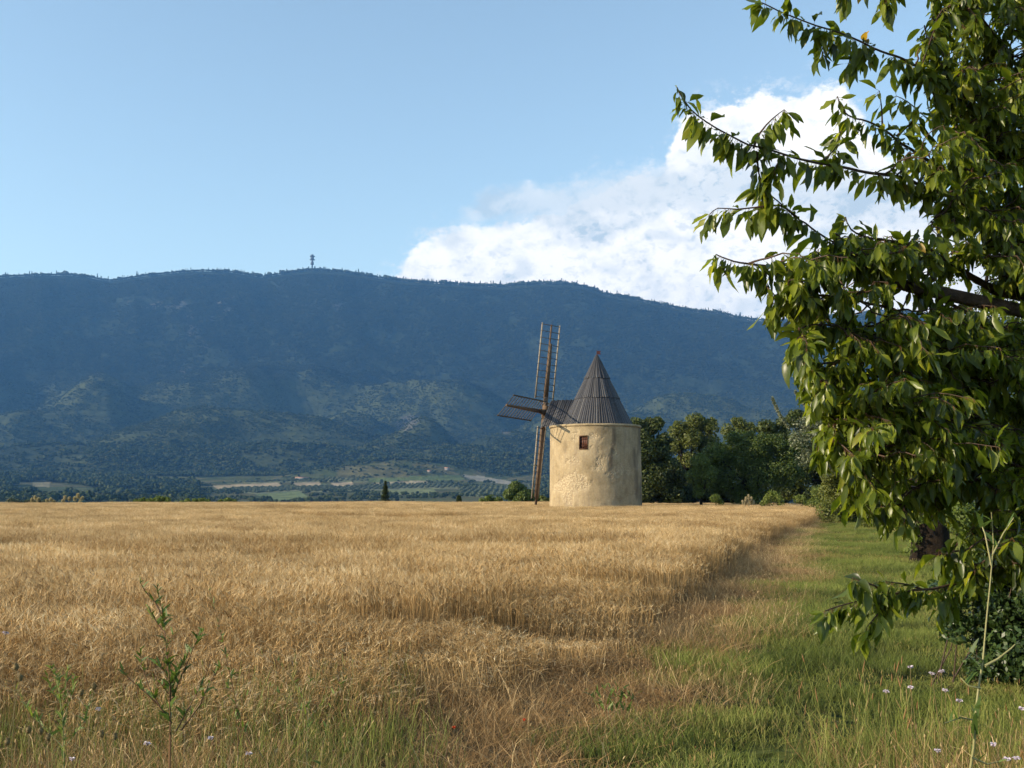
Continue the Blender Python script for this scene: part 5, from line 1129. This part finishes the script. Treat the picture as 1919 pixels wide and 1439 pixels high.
for px_, h_, lb in ((574.5, 17, 'thin aerial mast left of the telecom tower'), (597, 19, 'short aerial mast right of the telecom tower')):
    q_ = far_base(px_, D); e = empty('aerial_mast', tuple(q_), lb, 'mast'); S = MB(); S.tube([q_ - [0, 0, 6], q_ + [0, 0, h_]], [1.1, .5], 6); S.build('pole', M['concrete'], e); S = MB(); S.tube([q_ + [0, 0, h_ * .7], q_ + [0, 0, h_ * .9]], 1.5, 8); S.build('aerial', M['concrete'], e)
q_ = far_base(588, D); e = empty('relay_building', tuple(q_), 'flat low relay building beside the telecom tower', 'building'); S = MB(); S.box(q_ + [-9, -5, -8], q_ + [9, 5, 6.5]); S.build('wall', M['concrete'], e); S = MB(); S.box(q_ + [-9.6, -5.6, 6.5], q_ + [9.6, 5.6, 7.4]); S.build('roof', M['concrete'], e)
def farm(px, py, D, w, h, d, label, roof=True, seed=0):
    Ds = np.linspace(500, 4000, 1500); pp = np.array([P(px, py, q__) for q__ in Ds]); under = height(pp[:, 0], pp[:, 1]) > pp[:, 2] - .5; D = float(Ds[np.argmax(under)]) if under.any() else D
    w = w / F * D; h = h / F * D; d = w * .45; p = P(px, py, D); z = zt(p[0], D); e = empty('farm_building', (p[0], D, z), label, 'building'); top = z + h * .8; S = MB()
    S.box((p[0] - w / 2, D - d / 2, z - 1), (p[0] + w / 2, D + d / 2, top)); S.build('wall', M['farmwall' if 'farmwall' in M else 'farwall'], e)
    B = MB(); o = .4; zr = top + h * .35
    B.add([(p[0] - w / 2 - o, D - d / 2 - o, top), (p[0] + w / 2 + o, D - d / 2 - o, top), (p[0] + w / 2 + o, D + d / 2 + o, top), (p[0] - w / 2 - o, D + d / 2 + o, top), (p[0] - w / 2 - o, D, zr), (p[0] + w / 2 + o, D, zr)], [[0, 1, 5, 4], [2, 3, 4, 5], [3, 2, 1, 0]], [[0, 4, 3], [1, 2, 5]]); B.build('roof', M['tile'], e)
farm(275, 930, 780, 10, 2.6, 6, 'pale farm building low at the valley floor left of the fields')
farm(566, 898, 1500, 24, 4, 10, 'long pale farmhouse at the upper edge of the orchard plots')
farm(838, 881, 1900, 9, 5, 9, 'pale farmhouse among trees above the green plot')
farm(183, 892, 1500, 11, 4, 8, 'small pale house among trees on the left foothill')
farm(805, 885, 1850, 8, 4, 8, 'small pale barn left of the farmhouse above the green plot')

# ---------------------------------------------------------------- haze
zmax = max(TZ.max(), mast.location.z + H_ + 20) + 15
def hazeb():
    me = bpy.data.meshes.new('haze'); B = MB(); B.box((-6900, -6900, float(TZ.min()) - 1.5), (6900, 6900, float(zmax)))
    me = B.mesh('haze', None); m_ = bpy.data.materials.new('blue_air'); m_.use_nodes = True; t = m_.node_tree; t.nodes.clear()
    o = t.nodes.new('ShaderNodeOutputMaterial'); v = t.nodes.new('ShaderNodeVolumePrincipled'); v.inputs['Density'].default_value = HAZE_DENSITY
    v.inputs['Color'].default_value = (.17, .46, 1.0, 1); v.inputs['Anisotropy'].default_value = 0.2; t.links.new(v.outputs[0], o.inputs['Volume']); me.materials.append(m_)
    tag(link('haze', me), 'pale blue air haze over the valley', 'haze', kind='stuff')
if HAZE_DENSITY > 0: hazeb()
print('objects', len(SC.objects))
